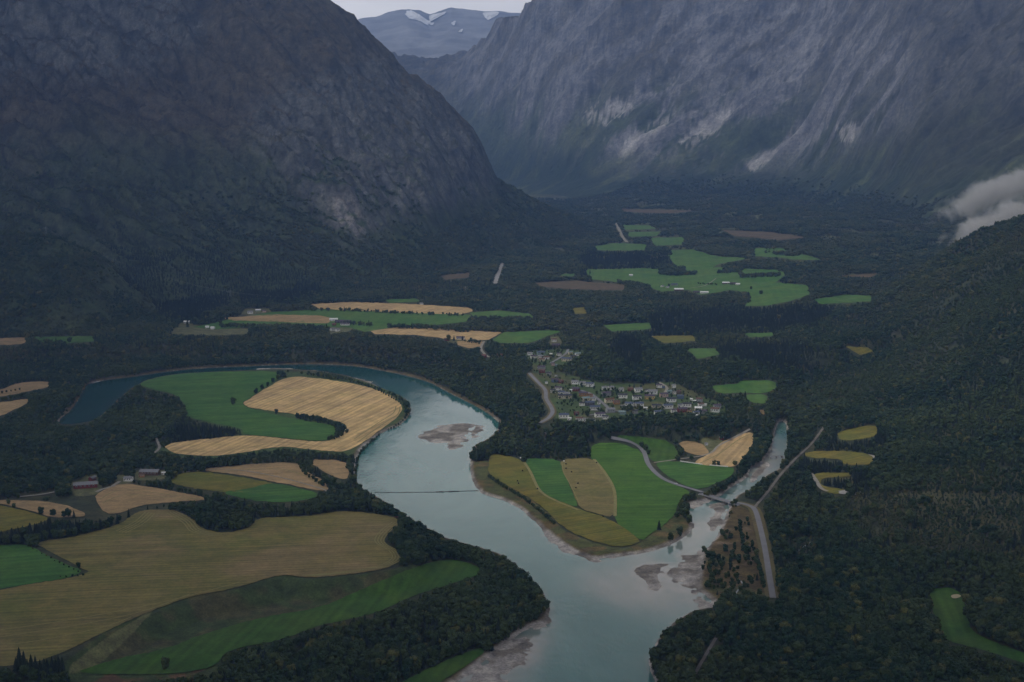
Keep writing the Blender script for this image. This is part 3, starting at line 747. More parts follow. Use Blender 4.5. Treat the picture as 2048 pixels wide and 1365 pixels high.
b1 = lerp(b1, vegl, .5 * sstep(.25, .6, nA - .3 * nB) * sstep(500, 150, zz))
ROCKY = np.where(m, np.clip(rw + .8 * np.clip(blob([[(650,395),(700,385),(740,450),(715,480),(660,430)]], 12) * 1.2, 0, 1), 0, 1), 0)
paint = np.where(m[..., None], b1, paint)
m = (GPART == 2)
b2 = lerp(np.broadcast_to(C3((.014, .026, .010)), paint.shape), C3((.048, .064, .031)), sstep(120, 480, zz))
b2 = lerp(b2, C3((.070, .062, .042)), sstep(500, 1100, zz))
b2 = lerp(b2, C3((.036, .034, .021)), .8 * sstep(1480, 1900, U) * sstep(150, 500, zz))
rk2 = lerp(np.broadcast_to(C3((.175, .177, .19)), paint.shape), C3((.133, .135, .145)), sstep(-.35, .45, nA + .6 * G2n))
cliffR = blob([[(900,120),(1060,-20),(1500,-20),(1760,-20),(1700,120),(1560,260),(1400,320),(1250,330),(1150,300),(1000,250)], [(1500,80),(1800,60),(1800,250),(1560,330),(1420,330)]], 30)
s2_ = (-0.12 * GX - 0.993 * GY) / 240 + .6 * nC; f2_ = (0.993 * GX - 0.12 * GY) / 1000
strk = fbm(s2_, f2_, 5, 301, .6)
rw2 = np.clip(cliffR * 1.15 * sstep(-.35, .3, strk + .4 * nB) + .35 * sstep(.8, 1.3, slope + .4 * nA) * sstep(450, 800, zz), 0, 1)
b2 = lerp(b2, rk2, rw2)
ROCKY = np.where(m, rw2 + sstep(250, 450, zz), ROCKY)
slabs = blob([[(1232,312),(1262,268),(1320,236),(1345,232),(1335,252),(1290,285),(1250,318)], [(1165,215),(1200,195),(1260,200),(1275,225),(1215,255),(1175,245)],
              [(1350,290),(1420,228),(1470,215),(1440,260),(1380,300)], [(1490,330),(1560,296),(1545,315),(1505,345)], [(1670,250),(1715,245),(1705,285),(1680,280)]], 3)
b2 = lerp(b2, C3((.42, .41, .41)), sstep(.46, .75, slabs * (1 + 1.1 * strk + .6 * nB)) * .6)
greens = blob([[(1170,340),(1250,310),(1300,300),(1230,340),(1180,352)], [(1290,345),(1360,305),(1410,290),(1340,335)], [(1400,340),(1470,300),(1440,335)], [(1120,255),(1200,240),(1190,290),(1120,300)],
               [(1790,490),(1850,470),(1830,500)]], 8)
b2 = lerp(b2, C3((.085, .10, .045)), np.clip(greens, 0, 1) * .8)
b2 = lerp(b2, C3((.10, .12, .055)), .5 * sstep(.2, .6, strk) * sstep(700, 250, zz) * (1 - rw2))
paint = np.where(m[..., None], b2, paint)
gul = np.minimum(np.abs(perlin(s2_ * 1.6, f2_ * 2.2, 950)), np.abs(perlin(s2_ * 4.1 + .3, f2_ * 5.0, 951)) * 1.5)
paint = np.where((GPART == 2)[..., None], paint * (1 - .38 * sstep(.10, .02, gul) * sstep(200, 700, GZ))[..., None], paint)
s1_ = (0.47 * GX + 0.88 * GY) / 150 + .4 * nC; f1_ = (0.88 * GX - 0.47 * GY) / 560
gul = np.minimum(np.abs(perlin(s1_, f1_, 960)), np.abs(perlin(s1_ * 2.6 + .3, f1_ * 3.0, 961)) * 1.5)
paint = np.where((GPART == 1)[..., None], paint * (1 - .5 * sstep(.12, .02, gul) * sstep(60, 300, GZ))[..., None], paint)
paint = np.clip(paint, .004, .9)

# ------------------------------------------------------------------ terrain sheets
def grid_object(name, sel, mat, label, cat):
    """sel: boolean per quad"""
    i, j = np.nonzero(sel)
    base = i * NC + j
    quads = np.stack([base, base + 1, base + NC + 1, base + NC], 1)
    used, inv = np.unique(quads, return_inverse=True)
    quads = inv.reshape(-1, 4)
    co = np.stack([GX.ravel()[used], GY.ravel()[used], GZ.ravel()[used]], 1).astype(np.float32)
    me = bpy.data.meshes.new(name)
    me.vertices.add(len(co)); me.vertices.foreach_set('co', co.ravel())
    me.loops.add(quads.size); me.loops.foreach_set('vertex_index', quads.ravel().astype(np.int32))
    me.polygons.add(len(quads)); me.polygons.foreach_set('loop_start', np.arange(0, quads.size, 4, dtype=np.int32)); me.polygons.foreach_set('loop_total', np.full(len(quads), 4, np.int32))
    me.update(calc_edges=True)
    me.polygons.foreach_set('use_smooth', np.ones(len(quads), bool))
    at = me.color_attributes.new('paint', 'FLOAT_COLOR', 'POINT')
    c = np.concatenate([paint.reshape(-1, 3)[used], np.ones((len(used), 1))], 1).astype(np.float32)
    at.data.foreach_set('color', c.ravel())
    me.materials.append(mat)
    o = link(bpy.data.objects.new(name, me)); tag(o, label, cat, kind='structure'); return o
MG = ground_mat('valley_ground', .25, .5, .06)
MM = ground_mat('mountain_ground', .035, 11, .02)
MR = ground_mat('far_mountain_ground', .02, 10, .008)
q = GPART[:-1, :-1]
grid_object('ground', q == 0, MG, 'valley floor of grass, soil and gravel', 'ground')
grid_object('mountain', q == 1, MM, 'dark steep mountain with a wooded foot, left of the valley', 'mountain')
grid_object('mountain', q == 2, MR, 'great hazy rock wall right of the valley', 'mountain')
grid_object('hill', q == 3, MM, 'round wooded foothill at the left edge', 'hill')

# far mountain with snow patches
def far_mountain():
    crest = [(500,70),(640,60),(700,46),(722,39),(751,36),(772,28),(800,23),(817,20.5),(839,24),(861,32),(877,26),(902,18),(940,21),(968,25),(997,24),(1019,27),(1050,30),(1150,60),(1300,90)]
    us = np.linspace(480, 1320, 260); vc = np.interp(us, [c[0] for c in crest], [c[1] for c in crest])
    V = []; n = 60
    for k in range(n):
        t = k / (n - 1)
        Y = 16500 + 5500 * t if t < .93 else 22000 + (t - .93) * 20000
        for i, u in enumerate(us):
            x, _, zc = at_y(u, vc[i], 22000); _, _, zf = at_y(u, 128, 16500)
            tt = min(t / .93, 1)
            X = x * Y / 22000
            z = zf + (zc - zf) * (tt ** 1.25) - (0 if t < .93 else (t - .93) * 9000)
            V.append((X, Y, z))
    V = np.array(V); s = np.clip((np.repeat(np.linspace(0, 1, n), len(us))), 0, 1)
    amp = 55 * np.clip(1 - np.abs(s - .5) * 2, 0, 1)
    V[:, 2] += amp * ridged(V[:, 0] / 1200, V[:, 1] / 1500, 5, 401) - amp + 12 * fbm(V[:, 0] / 260, V[:, 1] / 260, 3, 402)
    Fc = [(k * len(us) + i, k * len(us) + i + 1, (k + 1) * len(us) + i + 1, (k + 1) * len(us) + i) for k in range(n - 1) for i in range(len(us) - 1)]
    o = mesh('distant_mountain', V, Fc, plain('distant_rock', (.33, .34, .36), .95, .45, .0016), smooth=True)
    tag(o, 'distant hazy mountain with snow patches', 'mountain', kind='structure')
    Vg = V.reshape(n, len(us), 3)
    # snow patches cut from the surface, a little above it
    snow = [[(816,26),(828,27),(842,34),(858,43),(852,47),(838,41),(822,38),(815,33)], [(860,33),(872,30),(890,27),(886,31),(872,37),(862,41)], [(968,28),(996,27),(990,33),(976,38)], [(903,47),(911,44),(908,51)], [(917,64),(925,60),(923,65)], [(858,48),(868,47),(864,51)]]
    for sidx, poly in enumerate(snow):
        mu = sum(p[0] for p in poly) / len(poly); mv = sum(p[1] for p in poly) / len(poly); poly = [(mu + (a - mu) * 1.12, mv + (b_ - mv) * 1.35 + 1.5) for a, b_ in poly]
        pc = catmull(poly, 5)
        P2, V2, d2 = project(Vg[..., 0], Vg[..., 1], Vg[..., 2])
        verts = []
        def hit(u, v):
            dx, dy, dz = raydir(u, v); best = None
            for k in range(n - 1):
                Y = Vg[k, 0, 1]; X = Y * dx / dy
                col = np.interp(X, Vg[k, :, 0], Vg[k, :, 2]); z = CAMH + Y * dz / dy
                if z < col: return (X, Y - 30, z + 14)
            Y = 22000; return (Y * dx / dy, Y - 30, CAMH + Y * dz / dy)
        cu = sum(p[0] for p in pc) / len(pc); cv = sum(p[1] for p in pc) / len(pc)
        rings = [1, .66, .33]
        for r in rings:
            for i_, (u, v) in enumerate(pc):
                j = 1 + (.07 * math.sin(i_ * 5.1) + .05 * math.sin(i_ * 2.3) if r == 1 else 0)
                verts.append(hit(cu + (u - cu) * r * j, cv + (v - cv) * r * j))
        verts.append(hit(cu, cv)); m_ = len(pc); Fs = []
        for r in range(2):
            for i in range(m_): Fs.append((r * m_ + i, r * m_ + (i + 1) % m_, (r + 1) * m_ + (i + 1) % m_, (r + 1) * m_ + i))
        for i in range(m_): Fs.append((2 * m_ + i, 2 * m_ + (i + 1) % m_, 3 * m_))
        tag(mesh('snow_patch', verts, Fs, M_SNOW), 'white snow patch high on the distant mountain', 'snow', kind='structure')
far_mountain()

# ------------------------------------------------------------------ water
def water():
    x0, x1 = min(p[0] for p in W_RIVER) - 30, max(p[0] for p in W_RIVER) + 30
    y0, y1 = min(p[1] for p in W_RIVER) - 30, max(p[1] for p in W_RIVER) + 30
    st = 7.0
    gx = np.arange(x0, x1, st); gy = np.arange(y0, y1, st); X, Y = np.meshgrid(gx, gy)
    sd = sdist(X, Y, W_RIVER, 40)
    keep = sd > -24
    u, v, d = project(X, Y, np.zeros_like(X))
    a = np.zeros((RH, RW), np.float32)
    for p in ([(1262,1140),(1400,1100),(1400,1180),(1430,1215),(1380,1225),(1330,1240),(1200,1190),(1120,1150),(1230,1140)], [(1440,1005),(1500,930),(1550,840),(1576,840),(1576,930),(1465,1012)], [(1200,1125),(1380,1065),(1430,1010),(1450,1040),(1400,1100),(1260,1130)],
              [(880,1400),(1040,1262),(1094,1240),(1110,1260),(1070,1320),(1040,1400)]): raster(p, a, 1.0)
    silt = lookup(blur(a, 22), u, v) * .95
    n1 = fbm(X / 90 + Y / 500, Y / 260, 5, 501)
    zb = hgrid(X, Y)
    shallow = np.clip((zb + 1.5) / 1.5, 0, 1)
    silt = np.clip(silt * (.75 + .6 * n1) + .35 * shallow, 0, 1)
    idx = -np.ones(X.shape, int); idx[keep] = np.arange(keep.sum())
    V = np.stack([X[keep], Y[keep], np.zeros(keep.sum())], 1)
    Fc = []
    k = keep[:-1, :-1] & keep[1:, :-1] & keep[:-1, 1:] & keep[1:, 1:]
    i, j = np.nonzero(k)
    Q = np.stack([idx[i, j], idx[i, j + 1], idx[i + 1, j + 1], idx[i + 1, j]], 1)
    me = bpy.data.meshes.new('river'); me.from_pydata(V.tolist(), [], Q.tolist()); me.update()
    at = me.color_attributes.new('silt', 'FLOAT_COLOR', 'POINT')
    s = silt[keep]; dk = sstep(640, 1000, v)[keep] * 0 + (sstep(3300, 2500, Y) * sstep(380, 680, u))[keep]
    at.data.foreach_set('color', np.stack([s, dk, s, np.ones_like(s)], 1).astype(np.float32).ravel())
    m, nt, b = new_mat('glacial_water')
    an = N(nt, 'ShaderNodeAttribute', attribute_name='silt'); sep = N(nt, 'ShaderNodeSeparateColor'); lnk(nt, an.outputs['Color'], sep.inputs[0])
    geo = N(nt, 'ShaderNodeNewGeometry')
    mp = N(nt, 'ShaderNodeMapping'); mp.inputs['Scale'].default_value = (1, .45, 1); mp.inputs['Rotation'].default_value = (0, 0, .5); lnk(nt, geo.outputs['Position'], mp.inputs[0])
    big = noise(nt, .006, 5, .6, mp.outputs[0], .8)
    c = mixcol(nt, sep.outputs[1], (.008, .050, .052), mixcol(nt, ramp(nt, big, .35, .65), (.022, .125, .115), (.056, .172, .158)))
    c = mixcol(nt, sep.outputs[0], c, (.27, .265, .24))
    lnk(nt, c, b.inputs['Base Color'])
    b.inputs['Roughness'].default_value = .07; b.inputs['IOR'].default_value = 1.33; b.inputs['Specular IOR Level'].default_value = .5
    bp = N(nt, 'ShaderNodeBump'); bp.inputs['Strength'].default_value = .6; bp.inputs['Distance'].default_value = .5
    w1 = noise(nt, .22, 4, .6, mp.outputs[0]); w2 = noise(nt, .02, 4, .6, mp.outputs[0])
    mm = N(nt, 'ShaderNodeMath', operation='MULTIPLY'); lnk(nt, w1, mm.inputs[0]); lnk(nt, ramp(nt, w2, .4, .65, .15, 1), mm.inputs[1])
    lnk(nt, mm.outputs[0], bp.inputs['Height']); lnk(nt, bp.outputs[0], b.inputs['Normal'])
    me.materials.append(m)
    tag(link(bpy.data.objects.new('river', me)), 'pale green glacial river winding through the valley', 'river', kind='structure')
water()

# ------------------------------------------------------------------ trees
def ico(sub):
    t = (1 + 5 ** .5) / 2
    V = [Vector(p).normalized() for p in [(-1,t,0),(1,t,0),(-1,-t,0),(1,-t,0),(0,-1,t),(0,1,t),(0,-1,-t),(0,1,-t),(t,0,-1),(t,0,1),(-t,0,-1),(-t,0,1)]]
    Fc = [(0,11,5),(0,5,1),(0,1,7),(0,7,10),(0,10,11),(1,5,9),(5,11,4),(11,10,2),(10,7,6),(7,1,8),(3,9,4),(3,4,2),(3,2,6),(3,6,8),(3,8,9),(4,9,5),(2,4,11),(6,2,10),(8,6,7),(9,8,1)]
    for _ in range(sub):
        mid = {}; F2 = []
        def md(a, b):
            k = (min(a, b), max(a, b))
            if k not in mid: mid[k] = len(V); V.append(((V[a] + V[b]) / 2).normalized())
            return mid[k]
        for a, b, c in Fc:
            x, y, z = md(a, b), md(b, c), md(c, a); F2 += [(a, x, z), (b, y, x), (c, z, y), (x, y, z)]
        Fc = F2
    return V, Fc
ICO0, ICO1 = ico(0), ico(1)
def broadleaf(h, wdt, lobes, leaves, fine, R):
    V, Fc = [], []
    base = ICO1 if fine else ICO0
    L = []
    for i in range(lobes):
        a = R.uniform(0, 2 * math.pi); zt = R.uniform(.34, .88)
        rr = wdt * .30 * math.sqrt(max(.05, 1 - ((zt - .55) / .5) ** 2)) * (R.uniform(.35, 1) if i else 0)
        c = Vector((math.cos(a) * rr, math.sin(a) * rr, h * zt)); r = wdt * R.uniform(.19, .29) * (1.15 if i == 0 else 1)
        L.append((c, r)); n = len(V)
        for p in base[0]:
            V.append(tuple(c + Vector((p.x, p.y, p.z * .85)) * r * R.uniform(.72, 1.0)))
        Fc += [(n + a_, n + b_, n + c_) for a_, b_, c_ in base[1]]
    for i in range(leaves):
        c, r = L[R.randrange(lobes)]
        d = Vector((R.gauss(0, 1), R.gauss(0, 1), R.gauss(.3, 1))).normalized()
        p = c + d * r * R.uniform(.85, 1.18); s = wdt * R.uniform(.05, .085)
        t = (d.orthogonal().normalized() + Vector((R.uniform(-.6, .6), R.uniform(-.6, .6), R.uniform(-.6, .6)))).normalized(); b = d.cross(t).normalized(); n = len(V)
        dd = d * s * .5
        V += [tuple(p + t * s), tuple(p + b * s * .8 + dd), tuple(p - t * s), tuple(p - b * s * .8 - dd)]
        Fc.append((n, n + 1, n + 2, n + 3))
    TV, TF = [], []
    r0 = h * .024
    addbar(TV, TF, (0, 0, -.6), (h * .01, 0, h * .3), r0 * 1.3, 6, r0); addbar(TV, TF, (h * .01, 0, h * .3), (0, h * .01, h * .62), r0, 6, r0 * .5)
    for i in range(4):
        a = i * 1.7 + .4; addbar(TV, TF, (0, 0, h * (.28 + .05 * i)), (math.cos(a) * wdt * .26, math.sin(a) * wdt * .26, h * (.5 + .07 * i)), r0 * .5, 5, r0 * .2)
    return (V, Fc), (TV, TF)
def spruce(h, wdt, tiers, seg, R):
    V, Fc = [], []
    for i in range(tiers):
        t = i / tiers; z0 = h * (.06 + .88 * t); r = wdt * .5 * (1 - t) ** .85 * R.uniform(.88, 1.1) + .15
        zt = z0 + h * (1.55 / tiers) ; n = len(V)
        V.append((0, 0, min(zt, h)))
        for k in range(seg * 2):
            a = math.pi * k / seg + i * .7; q = r * (R.uniform(.9, 1.15) if k % 2 == 0 else R.uniform(.5, .65))
            V.append((math.cos(a) * q, math.sin(a) * q, z0 - (h * .03 if k % 2 == 0 else -h * .012)))
        for k in range(seg * 2): Fc.append((n, n + 1 + k, n + 1 + (k + 1) % (seg * 2)))
    TV, TF = [], []
    addbar(TV, TF, (0, 0, -.6), (0, 0, h * .9), h * .018, 6, h * .004)
    return (V, Fc), (TV, TF)
def mk(name, VF, mat):
    me = bpy.data.meshes.new(name); me.from_pydata([tuple(v) for v in VF[0]], [], VF[1]); me.update(); me.materials.append(mat); return me
RR = random.Random(5)
BL = [broadleaf(10, RR.uniform(7.5, 9.5), RR.choice([10, 12, 14]), 260, True, RR) for _ in range(5)]
SPR = [spruce(10, RR.uniform(3.6, 4.6), 11, 8, RR) for _ in range(3)]
CROWN_B = [mk('crown', b[0], M_LEAF) for b in BL]; TRUNK_B = [mk('trunk', b[1], M_BARK) for b in BL]
CROWN_S = [mk('crown', b[0], M_NEEDLE) for b in SPR]; TRUNK_S = [mk('trunk', b[1], M_BARK) for b in SPR]
def joined(name, a, b, ma, mb):
    V = list(a[0]) + list(b[0]); n = len(a[0]); Fc = list(a[1]) + [tuple(i + n for i in f) for f in b[1]]
    me = bpy.data.meshes.new(name); me.from_pydata([tuple(v) for v in V], [], Fc); me.materials.append(ma); me.materials.append(mb)
    me.polygons.foreach_set('material_index', [0] * len(a[1]) + [1] * len(b[1])); me.update(); return me
PROTO = bpy.data.collections.new('tree_kinds')
def proto(i, me):
    o = bpy.data.objects.new('%02d_tree_kind' % i, me); PROTO.objects.link(o)
pi = 0
for b in BL[:4]: proto(pi, joined('tree', b[0], b[1], M_LEAF, M_BARK)); pi += 1      # 0-3 near broadleaf
for _ in range(4):
    b = broadleaf(10, RR.uniform(8, 10), 7, 46, False, RR); proto(pi, joined('tree', b[0], b[1], M_LEAF if _ < 2 else M_LEAF_LIGHTENED, M_BARK)); pi += 1   # 4-7 far broadleaf
for b in SPR[:2]: proto(pi, joined('tree', b[0], b[1], M_NEEDLE, M_BARK)); pi += 1   # 8-9 spruce
b = spruce(10, 4.4, 6, 5, RR); proto(pi, joined('tree', b[0], b[1], M_NEEDLE, M_BARK)); pi += 1   # 10 far spruce

# candidate positions
def cand(y0, y1, sp):
    xm = 0.56 * (y1 + 300)
    xs = np.arange(-xm, xm, sp); ys = np.arange(y0, y1, sp)
    X, Y = np.meshgrid(xs, ys); X = X + (np.arange(X.shape[0]) % 2)[:, None] * sp * .5
    X = X.ravel() + rng.uniform(-.42, .42, X.size) * sp; Y = Y.ravel() + rng.uniform(-.42, .42, Y.size) * sp
    return X, Y
TX, TY, TSP = [], [], []
for y0, y1, sp in ((1240, 1800, 6.2), (1800, 2600, 6.8), (2600, 3500, 7.6), (3500, 4700, 9.0), (4700, 5900, 11), (5900, 7600, 12.5), (7600, 9900, 15.5)):
    X, Y = cand(y0, y1, sp); TX.append(X); TY.append(Y); TSP.append(np.full(X.shape, sp))
X = np.concatenate(TX); Y = np.concatenate(TY); S = np.concatenate(TSP)
Z = hgrid(X, Y)
u, v, d = project(X, Y, Z)
keep = (u > -480) & (u < 2620) & (v < 1480) & ((v < 1400) | (np.abs(u - 1024) < 1400))
X, Y, Z, S, u, v, d = [q[keep] for q in (X, Y, Z, S, u, v, d)]
fi = np.interp(Y, cy, np.arange(NR)).astype(int); fj = np.round(np.interp(X / (Y + APEX), ca, np.arange(NC))).astype(int)
part = GPART[np.clip(fi, 0, NR - 1), np.clip(fj, 0, NC - 1)]
sl = slope[np.clip(fi, 0, NR - 1), np.clip(fj, 0, NC - 1)]
srr = SR[np.clip(fi, 0, NR - 1), np.clip(fj, 0, NC - 1)]
el = (Z + 14 - CAMH) / Y
vis = el > RUN[np.clip(fi - 2, 0, NR - 1), np.clip(fj, 0, NC - 1)] - 0.004
# visible test along the true line of sight: column index differs with distance, so test with a coarse azimuth table
AZ = np.linspace(-.6, .6, 1201); TAB = np.full((NR, 1201), -9.0)
for r in range(NR):
    if cy[r] < 1150: continue
    TAB[r] = np.interp(AZ * cy[r], GX[r], GZ[r]); TAB[r] = (TAB[r] - CAMH) / cy[r]
TAB = np.maximum.accumulate(TAB, axis=0)
ai = np.clip(np.round((X / Y + .6) / .001).astype(int), 0, 1200)
vis = el > TAB[np.clip(fi - 1, 0, NR - 1), ai] - 0.006
n1 = fbm(X / 150, Y / 150, 4, 601); n2 = fbm(X / 500, Y / 500, 3, 611); n3 = fbm(X / 40, Y / 40, 3, 621)
hgt = 9.3 + 4.2 * n1 + rng.normal(0, 2.3, X.size) + np.where(Y < 1900, 2.2, 0)
hgt = np.where(part == 1, 7.5 + rng.normal(0, 1.4, X.size), hgt)
hgt = np.clip(hgt * np.clip(S / 8.0, 1, 1.3), 4.0, 19)
prob = np.ones(X.size)
mtn = (part == 1) | (part == 3)
prob = np.where(mtn, sstep(430, 230, Z + 90 * n2 + 60 * n1) * sstep(1.25, .8, sl + .2 * n3), prob)
prob = np.where(mtn, prob * (.62 + .5 * (n1 > -.15)), prob)
rocky = ROCKY[np.clip(fi, 0, NR - 1), np.clip(fj, 0, NC - 1)]
prob = np.where(mtn, prob * sstep(.55, .25, rocky), prob)
prob = np.where(part == 2, sstep(210, 90, Z + 60 * n1) * sstep(.4, .1, rocky), prob)
valleyfar = (part == 0) & (Y > 5200)
prob = np.where(valleyfar, np.where(n1 < -.16, .2, 1.0), prob)
prob = np.where((part == 0) & (Y <= 5200), np.where(n3 < -.62, .35, 1.0), prob)
prob = np.where(srr > -3, 0, prob)
# open land stays open: neither the foot nor the top of a tree may fall on it
scale = F / d
openf = OPEN
ok = ~lookup(openf, u, v)
for fr in (.35, .7, .93):
    ok &= ~lookup(openf, u, v - hgt * fr * scale * .98)
ok &= ~lookup(openf, u - 3.2 * scale, v - hgt * .5 * scale) | (rng.random(X.size) < .35)
ok &= ~lookup(openf, u + 3.2 * scale, v - hgt * .5 * scale) | (rng.random(X.size) < .35)
gard = lookup(GARDEN, u, v)
prob = np.where(gard, prob * np.where(n3 > .22, .5, .13), prob); hgt = np.where(gard, hgt * .62, hgt)
roadgap = ok & vis & (rng.random(X.size) < prob)
# young growth: an old clear-felled strip on the right
YOUNG = np.zeros((RH, RW), bool)
for p in ([(1690,1010),(1800,985),(2200,1010),(2200,1110),(1950,1120),(1760,1090)], [(1560,1090),(1640,1075),(1650,1110),(1580,1150)]): raster(catmull(p, 3), YOUNG)
yg = lookup(YOUNG, u, v) & (n3 > -.5); hgt = np.where(yg, hgt * .5, hgt)
# kinds
SPRP = np.zeros((RH, RW), np.float32)
for p in ([(1300,632),(1400,622),(1640,612),(1660,640),(1560,665),(1440,668),(1300,676)], [(230,440),(320,500),(430,500),(470,590),(400,640),(340,650),(300,600),(240,560)], [(1175,506),(1340,512),(1370,532),(1180,542)],
          [(500,480),(560,520),(650,590),(480,610)], [(1220,700),(1260,670),(1290,700),(1270,740)], [(1660,880),(1760,865),(1770,905),(1660,905)], [(1600,925),(1680,920),(1690,945),(1600,950)], [(1640,955),(1740,955),(1740,985),(1650,980)],
          [(1410,705),(1500,690),(1640,700),(1640,740),(1560,750)], [(1475,770),(1500,760),(1510,800),(1480,800)], [(1150,560),(1165,545),(1200,560)], [(355,850),(490,860),(480,900),(350,905)], [(0,1040),(280,1000),(260,1040),(0,1095)]):
    raster(catmull(p, 2), SPRP, 1.0)
ps = lookup(blur(SPRP, 6), u, v) * .92 + .03 + .16 * (n2 > .22)
isS = rng.random(X.size) < ps
hgt = np.where(isS, hgt * 1.25, hgt)
near = Y < 2300
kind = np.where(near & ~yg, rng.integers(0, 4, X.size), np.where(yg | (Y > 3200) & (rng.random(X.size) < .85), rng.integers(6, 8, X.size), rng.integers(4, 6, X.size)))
kind = np.where(isS, np.where(Y < 3600, rng.integers(8, 10, X.size), 10), kind)
sel = np.nonzero(roadgap)[0]
print('trees', len(sel))

# geometry-node group that plants a wood on the vertices of its mesh
def wood_group():
    g = bpy.data.node_groups.new('plant_trees', 'GeometryNodeTree')
    g.interface.new_socket('Geometry', in_out='INPUT', socket_type='NodeSocketGeometry'); g.interface.new_socket('Geometry', in_out='OUTPUT', socket_type='NodeSocketGeometry')
    gi = g.nodes.new('NodeGroupInput'); go = g.nodes.new('NodeGroupOutput')
    ci = g.nodes.new('GeometryNodeCollectionInfo'); ci.inputs[0].default_value = PROTO; ci.inputs[1].default_value = True; ci.inputs[2].default_value = True
    ip = g.nodes.new('GeometryNodeInstanceOnPoints'); ip.inputs['Pick Instance'].default_value = True
    def attr(nm, t):
        a = g.nodes.new('GeometryNodeInputNamedAttribute'); a.data_type = t; a.inputs[0].default_value = nm; return a.outputs[0]
    g.links.new(gi.outputs[0], ip.inputs['Points']); g.links.new(ci.outputs[0], ip.inputs['Instance'])
    g.links.new(attr('kd', 'INT'), ip.inputs['Instance Index'])
    cx = g.nodes.new('ShaderNodeCombineXYZ'); g.links.new(attr('rz', 'FLOAT'), cx.inputs[2]); g.links.new(cx.outputs[0], ip.inputs['Rotation'])
    g.links.new(attr('sc', 'FLOAT_VECTOR'), ip.inputs['Scale'])
    g.links.new(ip.outputs[0], go.inputs[0]); return g
WG = wood_group()
def wood(name, idx, label):
    if len(idx) == 0: return
    me = bpy.data.meshes.new(name); me.vertices.add(len(idx))
    me.vertices.foreach_set('co', np.stack([X[idx], Y[idx], Z[idx] - .2], 1).astype(np.float32).ravel())
    a = me.attributes.new('kd', 'INT', 'POINT'); a.data.foreach_set('value', kind[idx].astype(np.int32))
    a = me.attributes.new('rz', 'FLOAT', 'POINT'); a.data.foreach_set('value', rng.uniform(0, 6.28, len(idx)).astype(np.float32))
    s = hgt[idx] / 10; wd = s * rng.uniform(.85, 1.15, len(idx)) * np.where(kind[idx] < 8, np.clip(S[idx] / 8.0, .95, 1.5), 1.15)
    a = me.attributes.new('sc', 'FLOAT_VECTOR', 'POINT'); a.data.foreach_set('vector', np.stack([wd, wd, s], 1).astype(np.float32).ravel())
    me.update()
    o = link(bpy.data.objects.new(name, me)); md = o.modifiers.new('plant', 'NODES'); md.node_group = WG
    tag(o, label, 'woodland', kind='stuff'); return o

# single trees that the photo shows standing on their own
PLACED = [ # u, v(foot), height m, kind, label
 (467,811,15,'b','round dark tree standing alone in the green meander field'), (553,829,10,'b','small dark tree on the edge of the golden stubble'),
 (512,789,12,'b','lowest tree of the short row between the green meadow and the golden stubble'),(524,780,11,'b','second tree up the short row between green meadow and golden stubble'),(535,774,10,'b','middle tree of the short row between green meadow and golden stubble'),
 (546,766,11,'b','fourth tree up the short row between green meadow and golden stubble'),(556,761,12,'b','topmost tree of the short row between green meadow and golden stubble'),
 (82,1031,12,'b','round tree standing alone in the brown field above the long hedge'),(106,1033,10,'b','second lone round tree in the brown field above the long hedge'),
 (128,1036,9,'b','squat tree right of the two lone trees in the brown field'),(137,1035,12,'b','taller tree right of the two lone trees in the brown field'),(148,1036,11,'s','slim conifer right of the two lone trees in the brown field'),
 (17,1010,8,'b','small tree at the left edge of the brown field'),(28,1016,7,'b','bushy little tree beside the one at the left edge of the brown field'),
 (157,1137,8,'b','slim young tree on the hedge between stubble and green field'),
 (331,1340,13,'b','lone leafy tree on the rusty ground below the lower meadow'),
 (1318,1060,14,'s','dark conifer standing alone on the right bank of the striped green field'),
 (1292,903,12,'b','upper tree of the clump beside the curving road'),(1283,897,11,'b','left tree of the clump beside the curving road'),(1297,910,9,'b','lowest tree of the clump beside the curving road'),
 (1383,922,9,'b','tree beside the white bales, at the track bend'),(1355,922,9,'b','tree at the left end of the white bale row'),(1428,932,9,'b','left of the two trees at the gap in the white bales'),(1437,932,8,'b','right of the two trees at the gap in the white bales'),(1470,932,8,'b','tree at the corner of the pale stubble by the river wood'),
 (139,687,15,'b','round tree on the far green field at the left edge'),
 (375,655,22,'s','tall dark spruce by the white buildings at the foot of the hill'),
 (694,868,9,'b','tree at the tip of the hedge beside the white van'),
 (836,683,13,'s','dark conifer before the far stubble field'),(897,682,15,'b','broad tree beside the red farm'),(908,682,14,'s','first slim conifer beside the red farm'),(925,681,12,'s','second slim conifer right of the red farm'),(942,682,8,'b','small round tree on the yard right of the farm'),
 (1338,575,12,'b','reddish tree among the far farm houses'),(1325,640,9,'b','tree below the far grass'),(1180,548,16,'s','tall conifer on the near edge of the far grass'),
 (1502,580,11,'b','round tree standing on the far grass'),(1522,590,13,'b','round tree at the right end of the far copse'),
 (1490,800,18,'s','pair-like dark spruce before the small green field by the wood'),(1480,800,16,'s','dark spruce left of the taller one before the small green field'),
 (1204,832,12,'b','dark round garden tree at the foot of the village'),(1150,800,14,'b','tall dark tree between the orange and the white village houses'),(1174,835,13,'b','big dark round tree above the long white house'),
]
THINGS = []
def tree_thing(x, y, z, h, spr, label, group=None, vary=None):
    k = random.randrange(3 if spr else 5)
    e = empty('spruce_tree' if spr else 'broadleaf_tree', (x, y, z - .15), random.uniform(0, 6.28), label, 'tree', group)
    s = h / 10; wq = s * random.uniform(.9, 1.12) * (1.25 if spr else 1.0); e.scale = (wq, wq, s)
    link(bpy.data.objects.new('trunk', TRUNK_S[k] if spr else TRUNK_B[k]), e)
    link(bpy.data.objects.new('crown', CROWN_S[k] if spr else CROWN_B[k]), e)
    return e
